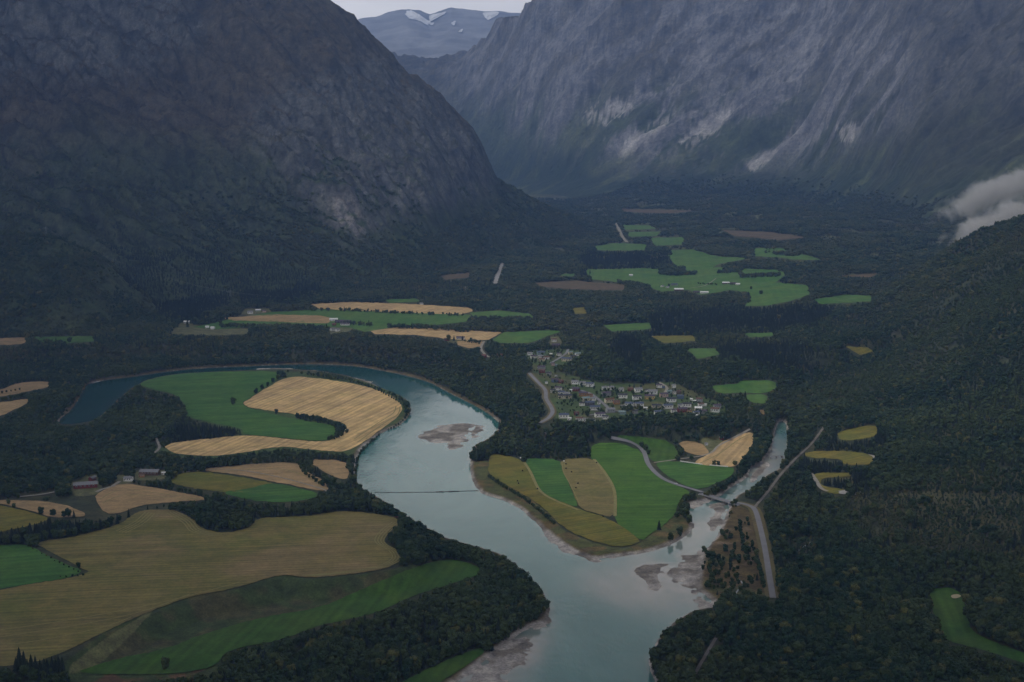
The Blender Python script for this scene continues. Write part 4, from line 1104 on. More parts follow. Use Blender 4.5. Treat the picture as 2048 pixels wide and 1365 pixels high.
for uu, vv_, h, kd, lab in PLACED:
    x, y, z = ground(uu, vv_); tree_thing(x, y, z, h, kd == 's', lab)
# hedgerow and small rows
def tree_row(pix, n, h, spr, label, group, jit=3):
    pp = np.array(catmull(pix, 8, closed=False)); seg = np.r_[0, np.cumsum(np.hypot(*np.diff(pp, axis=0).T))]
    for i in range(n):
        s = seg[-1] * (i + .5) / n; uu = np.interp(s, seg, pp[:, 0]) + random.uniform(-1, 1); vv_ = np.interp(s, seg, pp[:, 1]) + random.uniform(-.6, .6)
        x, y, z = ground(uu, vv_); tree_thing(x, y, z, h * random.uniform(.75, 1.25), spr, label, group)
tree_row([(592,838),(612,838),(640,845),(665,852),(680,860),(684,872),(668,880),(655,882)], 26, 9.5, False, 'bushy tree in the curved hedge beside the golden stubble', 'trees of the curved hedge in the meander')
tree_row([(597,928),(610,950),(625,960),(650,975)], 9, 8, False, 'bushy tree in the short hedge between the two brown fields', 'trees of the short hedge above the river')
tree_row([(350,978),(400,992),(440,1000)], 14, 4.5, True, 'small conifer in the line below the brown field', 'young conifers below the brown field')
tree_row([(52,1092),(100,1118),(170,1152)], 13, 2.6, False, 'low bush along the fence between stubble and green field', 'bushes along the field corner')
tree_row([(116,1156),(150,1154),(172,1151)], 5, 3.2, False, 'low bush at the corner of the green field', 'bushes at the green field corner')
tree_row([(0,790),(20,784),(45,780)], 5, 5.5, False, 'low tree between the two small stubble fields', 'trees between the small stubble fields')
tree_row([(976,955),(1010,978),(1050,1002),(1085,1030),(1110,1052)], 34, 6, False, 'shrubby tree on the river bank below the yellow field', 'bank trees below the yellow field')
tree_row([(1352,1040),(1362,1020),(1372,1002),(1390,995)], 12, 8.5, False, 'bank tree between the striped field and the side river', 'bank trees above the side river')
tree_row([(1395,568),(1405,569),(1420,570),(1436,571)], 10, 6, False, 'small clipped tree in the row beside the far white farm', 'row of small trees by the far farm')
tree_row([(640,746),(700,760),(760,785),(805,812),(812,835),(795,852),(775,864)], 44, 4.5, False, 'small bank tree between the golden stubble and the river', 'bank trees round the meander')
tree_row([(760,872),(735,895),(718,915),(712,945),(708,960)], 18, 6.5, False, 'bank tree on the inner bend by the brown field', 'bank trees on the inner bend')
tree_row([(28,1345),(40,1340),(58,1350),(78,1358),(86,1362),(104,1352),(112,1346),(130,1358)], 13, 19, True, 'tall black spruce in the clump at the lower left corner', 'spruces in the lower left corner')
tree_row([(1412,1180),(1425,1160),(1418,1140),(1425,1120),(1405,1105)], 14, 8, False, 'leafy shrub on the marsh edge beside the delta', 'shrubs on the marsh edge')
tree_row([(1480,1050),(1484,1080),(1492,1110)], 10, 7, False, 'thin tree standing on the orange marsh', 'trees on the marsh')
tree_row([(1512,1110),(1518,1140),(1528,1180)], 12, 7, False, 'tree on the marsh side of the straight road', 'roadside trees along the straight road')
# the largest trees of the woods at the foot of the picture, one by one
big = scale[sel] * hgt[sel]; inframe = (u[sel] > -20) & (u[sel] < 2068) & (v[sel] < 1372)
# keep only those not buried: the front rows
nrow = max(0, 300 - sum(1 for o in COL.objects if o.type == 'EMPTY'))
order = np.argsort(-(big * inframe))[:nrow]
chosen = set()
for o_ in order:
    i = sel[o_]; chosen.add(i)
    left = u[i] < 1150
    lab = ('dark leafy tree in the wood along the lower left river bank' if left else 'dark leafy tree in the wood right of the river mouth') if not isS[i] else ('dark spruce in the wood along the lower left river bank' if left else 'dark spruce in the wood right of the river mouth')
    tree_thing(float(X[i]), float(Y[i]), float(Z[i]), float(hgt[i]), bool(isS[i]), lab, 'trees at the foot of the picture, left wood' if left else 'trees at the foot of the picture, right wood')
rest = np.array([i for i in sel if i not in chosen])
xr, yr, pr, ur, vr = X[rest], Y[rest], part[rest], u[rest], v[rest]
reg = np.full(len(rest), 0)
reg[(pr == 0) & (ur < 1150) & (yr < 2050)] = 1
reg[(pr == 0) & (ur < 1000) & (yr >= 2050) & (yr < 2950)] = 2
reg[(pr == 0) & (yr >= 2950) & (yr < 4300)] = 3
reg[(pr == 0) & (ur >= 1000) & (yr < 2950)] = 4
xfr = np.interp(yr, [0, 1400, 2600, 3000, 3400, 3800, 4300, 5000, 7000], [900, 820, 800, 820, 868, 960, 1300, 1750, 3000])
reg[(pr == 0) & (xr > 480) & (yr < 4300)] = 5
reg[(pr == 0) & (xr > xfr) & (yr < 6000)] = 6
reg[(pr == 1)] = 7; reg[pr == 3] = 8; reg[pr == 2] = 9
names = {0: 'scattered woods between the far fields up the valley', 1: 'dense dark wood on the river bank at the lower left', 2: 'dark wood round the left farm and the old river arm', 3: 'wooded bluff and copses beyond the river bend',
         4: 'belt of wood below the village and around the low fields', 5: 'broad dark forest on the right side of the valley floor', 6: 'forest climbing the near hillside at the right edge', 7: 'birch wood on the lower slope of the dark left mountain',
         8: 'forest covering the round foothill at the left edge', 9: 'thin forest at the foot of the hazy rock wall'}
for k, lb in names.items(): wood('woodland', rest[reg == k], lb)

# ------------------------------------------------------------------ buildings
_mc = {}
def colmat(kind_, c):
    k = (kind_, tuple(c))
    if k not in _mc: _mc[k] = plain(kind_, c, .75 if kind_ != 'roofing' else .7, .15, .5)
    return _mc[k]
WALLS = {'white': (.86, .86, .84), 'cream': (.62, .56, .40), 'yellow': (.60, .44, .16), 'orange': (.38, .21, .09), 'red': (.17, .04, .035), 'brown': (.13, .08, .06), 'grey': (.34, .35, .36),
         'blue': (.12, .18, .30), 'pink': (.58, .42, .38), 'dark': (.07, .07, .09), 'teal': (.25, .36, .36), 'green': (.30, .36, .22)}
ROOFS = {'dark': (.045, .048, .06), 'grey': (.20, .205, .22), 'blue': (.07, .09, .14), 'brown': (.12, .07, .05), 'red': (.15, .06, .05), 'white': (.72, .73, .74), 'purple': (.075, .06, .085), 'terracotta': (.33, .15, .08), 'teal': (.18, .25, .26)}
def house(x, y, z, L, Wd, hw, wall, roof, rz, name, label, cat, group=None, pitch=.42, nwin=3, chim=True):
    e = empty(name, (x, y, z), rz, label, cat, group)
    wm, rm = colmat('painted_wall', WALLS[wall]), colmat('roofing', ROOFS[roof])
    hx, hy = L / 2, Wd / 2; rise = hy * pitch * 2 * .62
    V = [(-hx,-hy,-2.2),(hx,-hy,-2.2),(hx,hy,-2.2),(-hx,hy,-2.2),(-hx,-hy,hw),(hx,-hy,hw),(hx,hy,hw),(-hx,hy,hw),(-hx,0,hw+rise),(hx,0,hw+rise)]
    Fc = [(0,1,5,4),(2,3,7,6),(1,2,6,9,5),(3,0,4,8,7),(3,2,1,0),(4,5,9,8),(6,7,8,9)]
    mesh('wall', V, Fc, wm, e)
    ov = .55; t = .28; k = rise / hy
    V = []; Fc = []
    for s in (-1, 1):
        n = len(V); ye = s * (hy + ov); ze = hw - ov * k
        p = [(-hx-ov,ye,ze+.02),(hx+ov,ye,ze+.02),(hx+ov,0,hw+rise+.04),(-hx-ov,0,hw+rise+.04)]
        V += p + [(a, b_, c+t) for a, b_, c in p]
        Fc += [(n,n+1,n+2,n+3)[::s], (n+4,n+5,n+6,n+7)[::-s], (n,n+4,n+5,n+1), (n+1,n+5,n+6,n+2), (n+3,n+7,n+4,n)]
    rf = mesh('roof', V, Fc, rm, e)
    if chim:
        V = []; Fc = []; addbox(V, Fc, hx*.3-.45, hx*.3+.45, -.45+hy*.2, .45+hy*.2, hw+rise*.6, hw+rise+1.1); mesh('chimney', V, Fc, M_CONC if roof != 'dark' else colmat('painted_wall', WALLS['grey']), rf)
    for i in range(nwin):
        xc = -hx + L * (i + .7) / (nwin + .6); ww = min(1.1, L * .07)
        for s in ((-1,) if nwin > 1 else (-1,)):
            V = []; Fc = []; addbox(V, Fc, xc-ww, xc+ww, -hy-.06, -hy+.05, hw*.42, hw*.82); wn = mesh('window', V, Fc, colmat('painted_wall', WALLS['white'] if wall != 'white' else WALLS['grey']), e)
            V = []; Fc = []; addbox(V, Fc, xc-ww+.15, xc+ww-.15, -hy-.1, -hy-.065, hw*.42+.15, hw*.82-.15); mesh('pane', V, Fc, M_GLASS, wn)
    if L > 5:
        V = []; Fc = []; addbox(V, Fc, hx-.06+.05, hx+.06, -.9, .9, hw*.4, hw*.8); mesh('window', V, Fc, M_GLASS, e)
        V = []; Fc = []; addbox(V, Fc, -hx+.5, -hx+1.6, -hy-.07, -hy+.05, 0, min(2.2, hw*.75)); mesh('door', V, Fc, colmat('painted_wall', WALLS['brown']), e)
    return e
def put(uu, vv_, wpx, wall, roof, name, label, cat, rz=None, tall=1.0, **kw):
    x, y, z = ground(uu, vv_); _, _, d_ = project(x, y, z); L = max(3.2, wpx * d_ / F)
    Wd = min(max(L * .62, 3), 9.5) if L < 26 else 12; hw = (2.4 if L < 7 else 3.6 if L < 14 else 4.2) * tall
    if rz is None: rz = random.uniform(-.35, .35)
    y += Wd * .4; z = min(hz(x - L*.4, y), hz(x + L*.4, y), hz(x, y)) + .8
    return house(float(x), float(y), float(z), L, Wd, hw, wall, roof, rz, name, label, cat, nwin=(1 if L < 7 else 3 if L < 18 else 5), chim=L > 7 and 'barn' not in name, **kw)
HOUSES = """1084 746 12 red red;1098 751 10 grey dark;1112 755 4 white grey;1110 765 14 blue purple;1122 767 9 red brown;1093 768 5 white grey;1150 769 14 white grey;1165 771 12 white grey;1180 774 16 white blue;
1117 781 13 white purple;1106 786 10 grey dark;1123 790 13 white blue;1134 792 11 white grey;1130 798 26 cream dark;1142 784 4 white white;1152 783 14 red purple;1167 793 18 orange purple;1181 795 9 orange brown;1172 803 15 cream teal;1187 802 10 white grey;
1180 812 18 dark blue;1164 812 11 white dark;1198 809 6 white grey;1190 821 20 white blue;1221 826 17 grey grey;1200 835 20 white purple;1211 839 12 white dark;1128 837 20 white blue;1139 841 7 white white;1160 843 15 white brown;1174 845 13 white grey;1185 846 11 white dark;
1153 831 9 red red;1219 806 18 cream terracotta;1233 809 13 orange terracotta;1209 780 10 white grey;1222 780 11 white grey;1213 793 18 grey purple;1243 783 10 white grey;1246 797 18 grey dark;1261 783 11 red brown;1277 785 15 white grey;1274 800 17 white dark;
1293 784 7 white dark;1306 789 18 white grey;1300 799 20 yellow purple;1246 818 9 cream grey;1259 814 17 white blue;1279 814 17 white blue;1291 820 7 white white;1313 818 18 cream dark;1336 818 19 grey blue;1328 795 16 pink purple;1343 805 18 white dark;1361 798 13 blue blue;
1339 788 9 teal teal;1349 789 7 grey grey;1358 788 8 brown terracotta;1319 776 11 grey purple;1327 777 5 blue dark;1348 776 8 white grey;1314 757 11 red red;1360 815 8 pink blue;1374 815 17 white dark;1383 802 5 white white;1389 806 6 white white;1399 804 13 grey brown;1402 814 11 pink brown;
1411 813 4 white white;1365 825 18 red purple;1379 828 9 yellow brown;1393 831 12 white blue;1407 828 13 brown purple;1431 825 17 white brown;1435 817 14 grey purple;1397 822 14 white white;1318 831 18 white blue;1348 826 11 grey purple;1245 830 13 teal teal;1270 828 11 dark dark;1392 835 6 white white"""
HAM = """1060 711 10 grey grey;1067 717 11 white purple;1082 710 15 teal blue;1081 717 10 white grey;1093 719 11 white brown;1102 711 5 white white;1118 712 9 white purple;1156 712 11 white teal;1141 709 8 cream teal;1134 723 20 cream blue;1146 718 12 cream dark;1084 723 11 cream brown;1106 732 7 pink purple;1083 740 15 dark purple;1122 736 6 brown brown;1113 733 5 teal teal"""
ordw = ['first','second','third','fourth','fifth','sixth','seventh','eighth','ninth','tenth','eleventh','twelfth','thirteenth','fourteenth','fifteenth','sixteenth','seventeenth','eighteenth','nineteenth','twentieth']
def parse(s): return [(float(a), float(b_), float(c), d_, e_) for a, b_, c, d_, e_ in (t.split() for t in s.replace('\n', '').split(';') if t.strip())]
def rows_of(hs, bands, place, group):
    for (lo, hi, rn) in bands:
        r = sorted([h for h in hs if lo <= h[1] < hi])
        for i, (a, b_, c, w_, rf_) in enumerate(r):
            if i % 3 != 1: w_ = {'grey': 'white', 'brown': 'grey', 'pink': 'white', 'dark': 'grey'}.get(w_, w_)
            rf_ = {'terracotta': 'brown', 'red': 'brown'}.get(rf_, rf_)
            kd = 'shed' if c <= 6 else 'house'
            size = 'small' if c <= 8 else 'long' if c >= 18 else 'detached'
            lab = f"{size} {w_} house with {rf_} roof, {ordw[i]} from left in {place} {rn}"
            if c <= 6: lab = f"tiny {w_} shed, {ordw[i]} from left in {place} {rn}"
            put(a, b_, c, w_, rf_, 'garden_shed' if c <= 6 else 'house', lab, kd, group=group, tall=1.3, pitch=.36)
rows_of(parse(HOUSES), [(0, 760, 'top row'), (760, 778, 'second row down'), (778, 787.5, 'third row down'), (787.5, 797.5, 'fourth row down'), (797.5, 807, 'fifth row down'), (807, 816.5, 'sixth row down'), (816.5, 827, 'seventh row down'), (827, 860, 'lowest row')], 'village', 'houses of the village')
rows_of(parse(HAM), [(0, 713.5, 'back row'), (713.5, 725, 'middle row'), (725, 760, 'front row')], 'upper hamlet', 'houses of the upper hamlet')
FARMS = [
 (169,977,46,'red','grey','barn','long red barn with pale metal roof by the left farm','barn',.30),(184,962,14,'red','grey','barn','short red wing behind the long red barn','barn',1.2),
 (256,963,17,'white','grey','farmhouse','white farmhouse with grey roof above the brown field','house',-.1),(283,955,11,'orange','brown','house','orange house beside the grey-roofed farm building','house',.1),
 (298,951,38,'brown','grey','barn','wide farm building with pale grey roof among the left trees','barn',-.1),(327,950,7,'white','white','garden_shed','white shed at the right end of the grey-roofed farm building','shed',0),
 (347,829,7,'white','grey','hut','white hut at the wood edge of the meander meadow','hut',0),
 (667,643,16,'white','white','barn','white-roofed barn of the far riverside farm','barn',.1),(686,647,32,'dark','purple','barn','long dark barn of the far riverside farm','barn',-.05),(690,652,18,'white','purple','farmhouse','long white building before the dark barn','house',-.05),
 (665,662,10,'white','grey','house','left white gabled house below the dark barn','house',.9),(675,663,9,'white','grey','house','right white gabled house below the dark barn','house',.9),(668,652,8,'red','red','garden_shed','red shed between the white-roofed barn and the white houses','shed',0),
 (533,659,10,'yellow','brown','house','beige house in the trees above the bluff','house',0),(567,659,6,'white','grey','garden_shed','white shed in the trees above the bluff','shed',0),
 (500,628,11,'white','grey','house','white house at the left of the group under the mountain','house',.2),(516,624,10,'green','white','greenhouse','pale green building in the group under the mountain','greenhouse',0),(528,625,7,'pink','purple','garden_shed','pinkish shed at the right of the group under the mountain','shed',0),
 (661,604,9,'white','grey','house','tall white house above the long pale stubble field','house',.9,1.5),(607,611,7,'white','white','garden_shed','white shed at the left end of the long pale stubble field','shed',0),(843,610,7,'white','grey','house','small white house behind the long pale stubble field','house',0),
 (414,657,7,'white','white','hut','left white hut at the foot of the round hill','hut',0),(425,659,8,'white','white','hut','right white hut at the foot of the round hill','hut',-.3),(373,648,11,'grey','white','house','pale house beside the tall spruce under the hill','house',0),
 (894,682,10,'red','brown','house','red house above the bluff by the conifers','house',0),(921,680,16,'white','purple','farmhouse','white farmhouse with dark roof beside the conifers above the bluff','house',-.05),
 (966,716,13,'red','red','house','red-brown house at the foot of the lane down the bluff','house',-.3),(1000,714,12,'red','brown','house','red-brown house right of the lane down the bluff','house',0),
 (1276,576,6,'white','grey','house','tiny white house left of the far farms','house',.9),(1325,575,7,'white','grey','house','white house beside the reddish tree','house',.9),(1335,577,6,'white','grey','garden_shed','white shed right of the reddish tree','shed',0),
 (1349,572,13,'grey','blue','house','grey-blue house behind the pale far barn','house',0),(1358,582,18,'brown','white','barn','pale-roofed barn on the far grass','barn',-.05),(1409,588,16,'white','white','barn','long white barn on the far grass','barn',-.05),(1393,587,12,'dark','purple','barn','dark barn left of the long white one','barn',-.05),
 (1452,569,14,'brown','white','barn','white-roofed barn behind the row of small trees','barn',-.1),(1467,570,13,'dark','purple','barn','dark barn of the far white farm','barn',0),(1476,571,8,'white','white','barn','short white barn at the right of the far farm','barn',0),(1262,553,7,'white','white','hut','white hut alone on the far grass','hut',0),
 (1097,873,13,'brown','grey','house','lone house with pale roof inside the wood above the low fields','house',-.2,1.5),(1443,880,8,'red','grey','house','red house above the stubble field near the side river','house',.2),(1413,891,6,'white','grey','garden_shed','white shed left of the red house by the stubble','shed',0),
 (1108,684,10,'white','brown','farmhouse','white farmhouse beside the tall conifers above the hamlet','house',0,1.4),(1112,694,16,'brown','purple','barn','long red-brown barn above the hamlet','barn',0),(1162,695,8,'white','white','hut','white hut above the hamlet at the right','hut',0),
]
for f_ in FARMS:
    put(f_[0], f_[1], f_[2], f_[3], f_[4], f_[5], f_[6], f_[7], rz=f_[8], tall=f_[9] if len(f_) > 9 else 1.1)

# ------------------------------------------------------------------ bridges
def bridge(p, q, wd, zdeck, name, label, piers, thick=1.1, rail=1.0):
    P = Vector((p[0], p[1], 0)); Q = Vector((q[0], q[1], 0)); L = (Q - P).length; rz = math.atan2(Q.y - P.y, Q.x - P.x); M_ = (P + Q) / 2
    e = empty(name, (M_.x, M_.y, zdeck), rz, label, 'bridge')
    V = []; Fc = []; addbox(V, Fc, -L/2, L/2, -wd/2, wd/2, -thick, 0); mesh('deck', V, Fc, M_CONC, e)
    V = []; Fc = []; addbox(V, Fc, -L/2, L/2, -wd/2+.5, wd/2-.5, .004, .06); mesh('roadway', V, Fc, M_ASPH, e)
    for s in (-1, 1):
        V = []; Fc = []
        addbox(V, Fc, -L/2, L/2, s*(wd/2-.12)-.06, s*(wd/2-.12)+.06, rail-.12, rail); addbox(V, Fc, -L/2, L/2, s*(wd/2-.12)-.05, s*(wd/2-.12)+.05, rail*.5-.05, rail*.5+.05)
        k = int(L / 3)
        for i in range(k + 1): xx = -L/2 + .2 + (L - .4) * i / k; addbox(V, Fc, xx-.07, xx+.07, s*(wd/2-.12)-.04, s*(wd/2-.12)+.04, 0.003, rail-.13)
        mesh('railing', V, Fc, M_STEEL, e)
    for i in range(piers):
        xx = -L/2 + L * (i + 1) / (piers + 1); V = []; Fc = []; addbox(V, Fc, xx-.7, xx+.7, -wd*.42, wd*.42, -zdeck-2, -thick-.002); mesh('pier', V, Fc, M_CONC, e)
    for s in (-1, 1): V = []; Fc = []; addbox(V, Fc, s*L/2-1.2-.1*s, s*L/2+1.2-.1*s, -wd*.5-.4, wd*.5+.4, -zdeck-1, -thick-.002); mesh('abutment', V, Fc, M_CONC, e)
A_ = at_z(1402, 986, 6); B_ = at_z(1478, 1008, 6)
bridge(A_, B_, 9.0, 5.2, 'road_bridge', 'grey concrete road bridge on piers across the side river', 2)
A_ = at_z(1541, 914, 3.5); B_ = at_z(1564, 912, 3.5)
bridge(A_, B_, 2.2, 3.6, 'footbridge', 'narrow footbridge over the upper side river', 1, .5, 1.1)

# ------------------------------------------------------------------ weir of stones across the river
def weir():
    pts = [at_z(a, b_, 0) for a, b_ in catmull([(750,985),(790,985.5),(840,985),(880,984.5),(920,983),(956,982)], 12, closed=False)]
    e = empty('stone_weir', (pts[30][0], pts[30][1], 0), 0, 'thin line of dark boulders laid across the main river', 'weir')
    V = []; Fc = []; R = random.Random(3); base = ICO0
    for i in range(len(pts) - 1):
        for k in range(4):
            t = R.random(); x = pts[i][0] + (pts[i+1][0] - pts[i][0]) * t; y = pts[i][1] + (pts[i+1][1] - pts[i][1]) * t + R.uniform(-1.2, 1.2)
            big_ = 1.9 if (33 < i < 38 or 40 < i < 47) else 1.0; r = R.uniform(.5, 1.1) * big_; n = len(V)
            for p in base[0]: V.append((x - pts[30][0] + p.x * r * 1.5 * R.uniform(.8, 1.1), y - pts[30][1] + p.y * r * R.uniform(.8, 1.1), p.z * r * .55 + .05))
            Fc += [(n + a, n + b_, n + c) for a, b_, c in base[1]]
    mesh('boulders', V, Fc, M_ROCK, e)
weir()

# ------------------------------------------------------------------ bales
def bale_mesh(name, r, w_, mat):
    V = []; Fc = []; k = 14
    for s in (-1, 1):
        for rr, xx in ((r, .92), (r * .93, 1.0)):
            for i in range(k): a = 2 * math.pi * i / k; V.append((s * w_ / 2 * xx, math.cos(a) * rr, math.sin(a) * rr + r))
    for i in range(k):
        j = (i + 1) % k
        Fc += [(i, j, 2*k + j, 2*k + i), (k + i, k + j, j, i), (2*k + i, 2*k + j, 3*k + j, 3*k + i)]
    Fc += [tuple(range(k, 2*k)), tuple(range(3*k, 4*k))[::-1]]
    me = bpy.data.meshes.new(name); me.from_pydata(V, [], Fc); me.update(); me.materials.append(mat); return me
BW = bale_mesh('silage_bale', .75, 1.3, M_BALEW); BD = bale_mesh('hay_heap', 1.0, 1.9, M_BALED)
def bale_line(a, b_, n, lab, grp):
    for i in range(n):
        t = i / (n - 1); x, y, z = ground(a[0] + (b_[0] - a[0]) * t, a[1] + (b_[1] - a[1]) * t)
        o = link(bpy.data.objects.new('silage_bale', BW)); o.location = (x, y, z + .75); o.rotation_euler = (0, 0, random.uniform(-.2, .2)); tag(o, lab, 'bale', grp)
bale_line((1361, 924.5), (1404, 931), 22, 'white wrapped bale in the long left row beside the farm track', 'white bales of the left row')
bale_line((1420, 932.5), (1455, 935.5), 18, 'white wrapped bale in the right row below the stubble field', 'white bales of the right row')
for uu, vv_, lab in [(1045,944,'dark heap alone on the upper yellow field'),(1075,980,'dark heap where the yellow field meets the green strip'),(1132,930,'dark heap just below the white bale on the ripe strip'),(1132,939,'second dark heap below the white bale on the ripe strip'),
     (1143,946,'third dark heap below the white bale on the ripe strip'),(1156,969,'dark heap in the middle of the ripe strip'),(1152,978,'dark heap on the green edge of the ripe strip'),(1206,1035,'dark heap at the bottom of the ripe strip'),
     (1193,928,'dark heap at the top right corner of the ripe strip'),(1035,964,'upper of two dark heaps on the yellow field'),(1037,969,'lower of two dark heaps on the yellow field')]:
    x, y, z = ground(uu, vv_); o = link(bpy.data.objects.new('hay_bale', BD)); o.location = (x, y, z + .78); o.rotation_euler = (0, 0, random.uniform(0, 3)); tag(o, lab, 'bale')
for uu, vv_, lab in [(1041,918.5,'small white bale at the wood edge above the yellow field'),(1128,925,'white bale at the top of the ripe strip under the wood')]:
    x, y, z = ground(uu, vv_); o = link(bpy.data.objects.new('silage_bale', BW)); o.location = (x, y, z + .78); o.scale = (1.5, 1.5, 1.5); tag(o, lab, 'bale')

# ------------------------------------------------------------------ vehicles
def car(x, y, z, rz, paint, name, label, L=4.4, Wd=1.8, H=1.5, cat='car'):
    e = empty(name, (x, y, z), rz, label, cat)
    prof = [(-L/2,.35),(-L/2,.8),(-L/2+.15,.95),(-L*.30,H*.66),(-L*.2,H),(L*.16,H),(L*.30,H*.64),(L/2-.1,.85),(L/2,.6),(L/2,.35)] if H < 1.8 else [(-L/2,.4),(-L/2,H*.9),(-L/2+.3,H),(L*.28,H),(L*.38,H*.6),(L/2-.05,H*.48),(L/2,.4)]
    V = []; n = len(prof)
    for s in (-1, 1): V += [(a, s * Wd / 2 * (.9 if b_ > H * .8 else 1), b_) for a, b_ in prof]
    Fc = [tuple(range(n)), tuple(range(n, 2 * n))[::-1]] + [(i, (i + 1) % n, n + (i + 1) % n, n + i)[::-1] for i in range(n)]
    mesh('body', V, Fc, paint, e)
    V = []; Fc = []
    for s in (-1, 1): addbox(V, Fc, -L*.2, L*.2, s*Wd/2-.03, s*Wd/2+.02, H*.66, H*.9)
    mesh('window', V, Fc, M_GLASS, e)
    for sx in (-1, 1):
        for sy in (-1, 1):
            V = []; Fc = []; addbar(V, Fc, (sx*L*.31, sy*(Wd/2-.18), .33), (sx*L*.31, sy*(Wd/2+.03), .33), .33, 12); mesh('wheel', V, Fc, M_BALED, e)
x, y = drop(1352, 970); car(x, y, hz(x, y) + 1.2, -.45, colmat('car_paint', (.62, .64, .68)), 'car', 'pale silver car driving on the curving road towards the bridge')
x, y, z = ground(694, 862); car(x, y, z + .8, .1, colmat('car_paint', (.75, .75, .74)), 'van', 'white van parked at the tip of the hedge beside the golden stubble', 6.0, 2.1, 2.5, 'van')
x, y, z = ground(792, 1036); car(x, y, z + .8, -.3, colmat('car_paint', (.28, .05, .04)), 'tractor_trailer', 'small red trailer at the upper right corner of the big stubble field', 5.0, 2.0, 1.9, 'trailer')

# gravel heap and bunker
def heap(uu, vv_, r, h, mat, name, label):
    x, y, z = ground(uu, vv_); V = [(0, 0, h)]; Fc = []; k = 18; R = random.Random(9)
    for j in range(1, 5):
        for i in range(k): a = 2 * math.pi * i / k; q = r * j / 4 * R.uniform(.85, 1.12); V.append((math.cos(a) * q * 1.6, math.sin(a) * q, h * (1 - (j / 4) ** 1.3) * R.uniform(.85, 1.1) - .3))
    for i in range(k): Fc.append((0, 1 + i, 1 + (i + 1) % k))
    for j in range(3):
        for i in range(k): a = 1 + j * k + i; b_ = 1 + j * k + (i + 1) % k; Fc.append((a, a + k, b_ + k, b_))
    o = mesh(name, V, Fc, mat, loc=(x, y, z + .7)); return o
tag(heap(1703, 986, 13, 5, M_CONC, 'gravel_heap', ''), 'pale grey gravel heap in the lowest right clearing', 'gravel heap')
drape('sand_bunker', [drop(a, b_) for a, b_ in catmull([(1903,1193),(1915,1191),(1922,1195),(1912,1199),(1904,1198)], 4)], M_SAND, 1.3, 4, 'pale sand bunker on the fairway', 'bunker')

# ------------------------------------------------------------------ power line
def pylon(uu, vv_, h, label):
    x, y, z = ground(uu, vv_); e = empty('power_pylon', (x, y, z), .3, label, 'pylon')
    V = []; Fc = []; b_ = h * .09; t = h * .02
    for sx in (-1, 1):
        for sy in (-1, 1): addbar(V, Fc, (sx*b_, sy*b_, -1), (sx*t, sy*t, h), .16, 4, .1)
    K = 7
    for k in range(K):
        f0, f1 = k / K, (k + 1) / K; r0 = b_ + (t - b_) * f0; r1 = b_ + (t - b_) * f1
        for sx, sy, ex, ey in ((-1,-1,1,-1),(1,-1,1,1),(1,1,-1,1),(-1,1,-1,-1)): addbar(V, Fc, (sx*r0, sy*r0, f0*h), (ex*r1, ey*r1, f1*h), .07, 3)
    mesh('tower', V, Fc, M_STEEL, e)
    for zz_, w_ in ((.78, .26), (.90, .20)):
        V = []; Fc = []; addbar(V, Fc, (-h*w_, 0, h*zz_), (h*w_, 0, h*zz_), .14, 4); addbar(V, Fc, (-h*w_, 0, h*zz_), (0, 0, h*(zz_+.05)), .08, 4); addbar(V, Fc, (h*w_, 0, h*zz_), (0, 0, h*(zz_+.05)), .08, 4); mesh('cross_arm', V, Fc, M_STEEL, e)
    return Vector((x, y, z)), h
PY = [pylon(92, 474, 32, 'lattice power pylon on top of the round left foothill'), pylon(461, 600, 30, 'lattice power pylon below the dark spruce slope'), pylon(931, 592, 30, 'lattice power pylon right of the long pale stubble field')]
for i in range(2):
    a, ha = PY[i]; b_, hb = PY[i + 1]; V = []; Fc = []
    for off in (-7, 0, 7):
        prev = None
        for k in range(25):
            t = k / 24; p = a.lerp(b_, t) + Vector((0, off, 0)); p.z = (a.z + ha * .78) * (1 - t) + (b_.z + hb * .78) * t - 4 * 26 * t * (1 - t)
            if prev is not None: addbar(V, Fc, prev, p, .06, 3)
            prev = p
    o = mesh('power_cable', V, Fc, M_STEEL); tag(o, 'power cables from the foothill pylon to the middle pylon' if i == 0 else 'power cables from the middle pylon to the right pylon', 'cable')

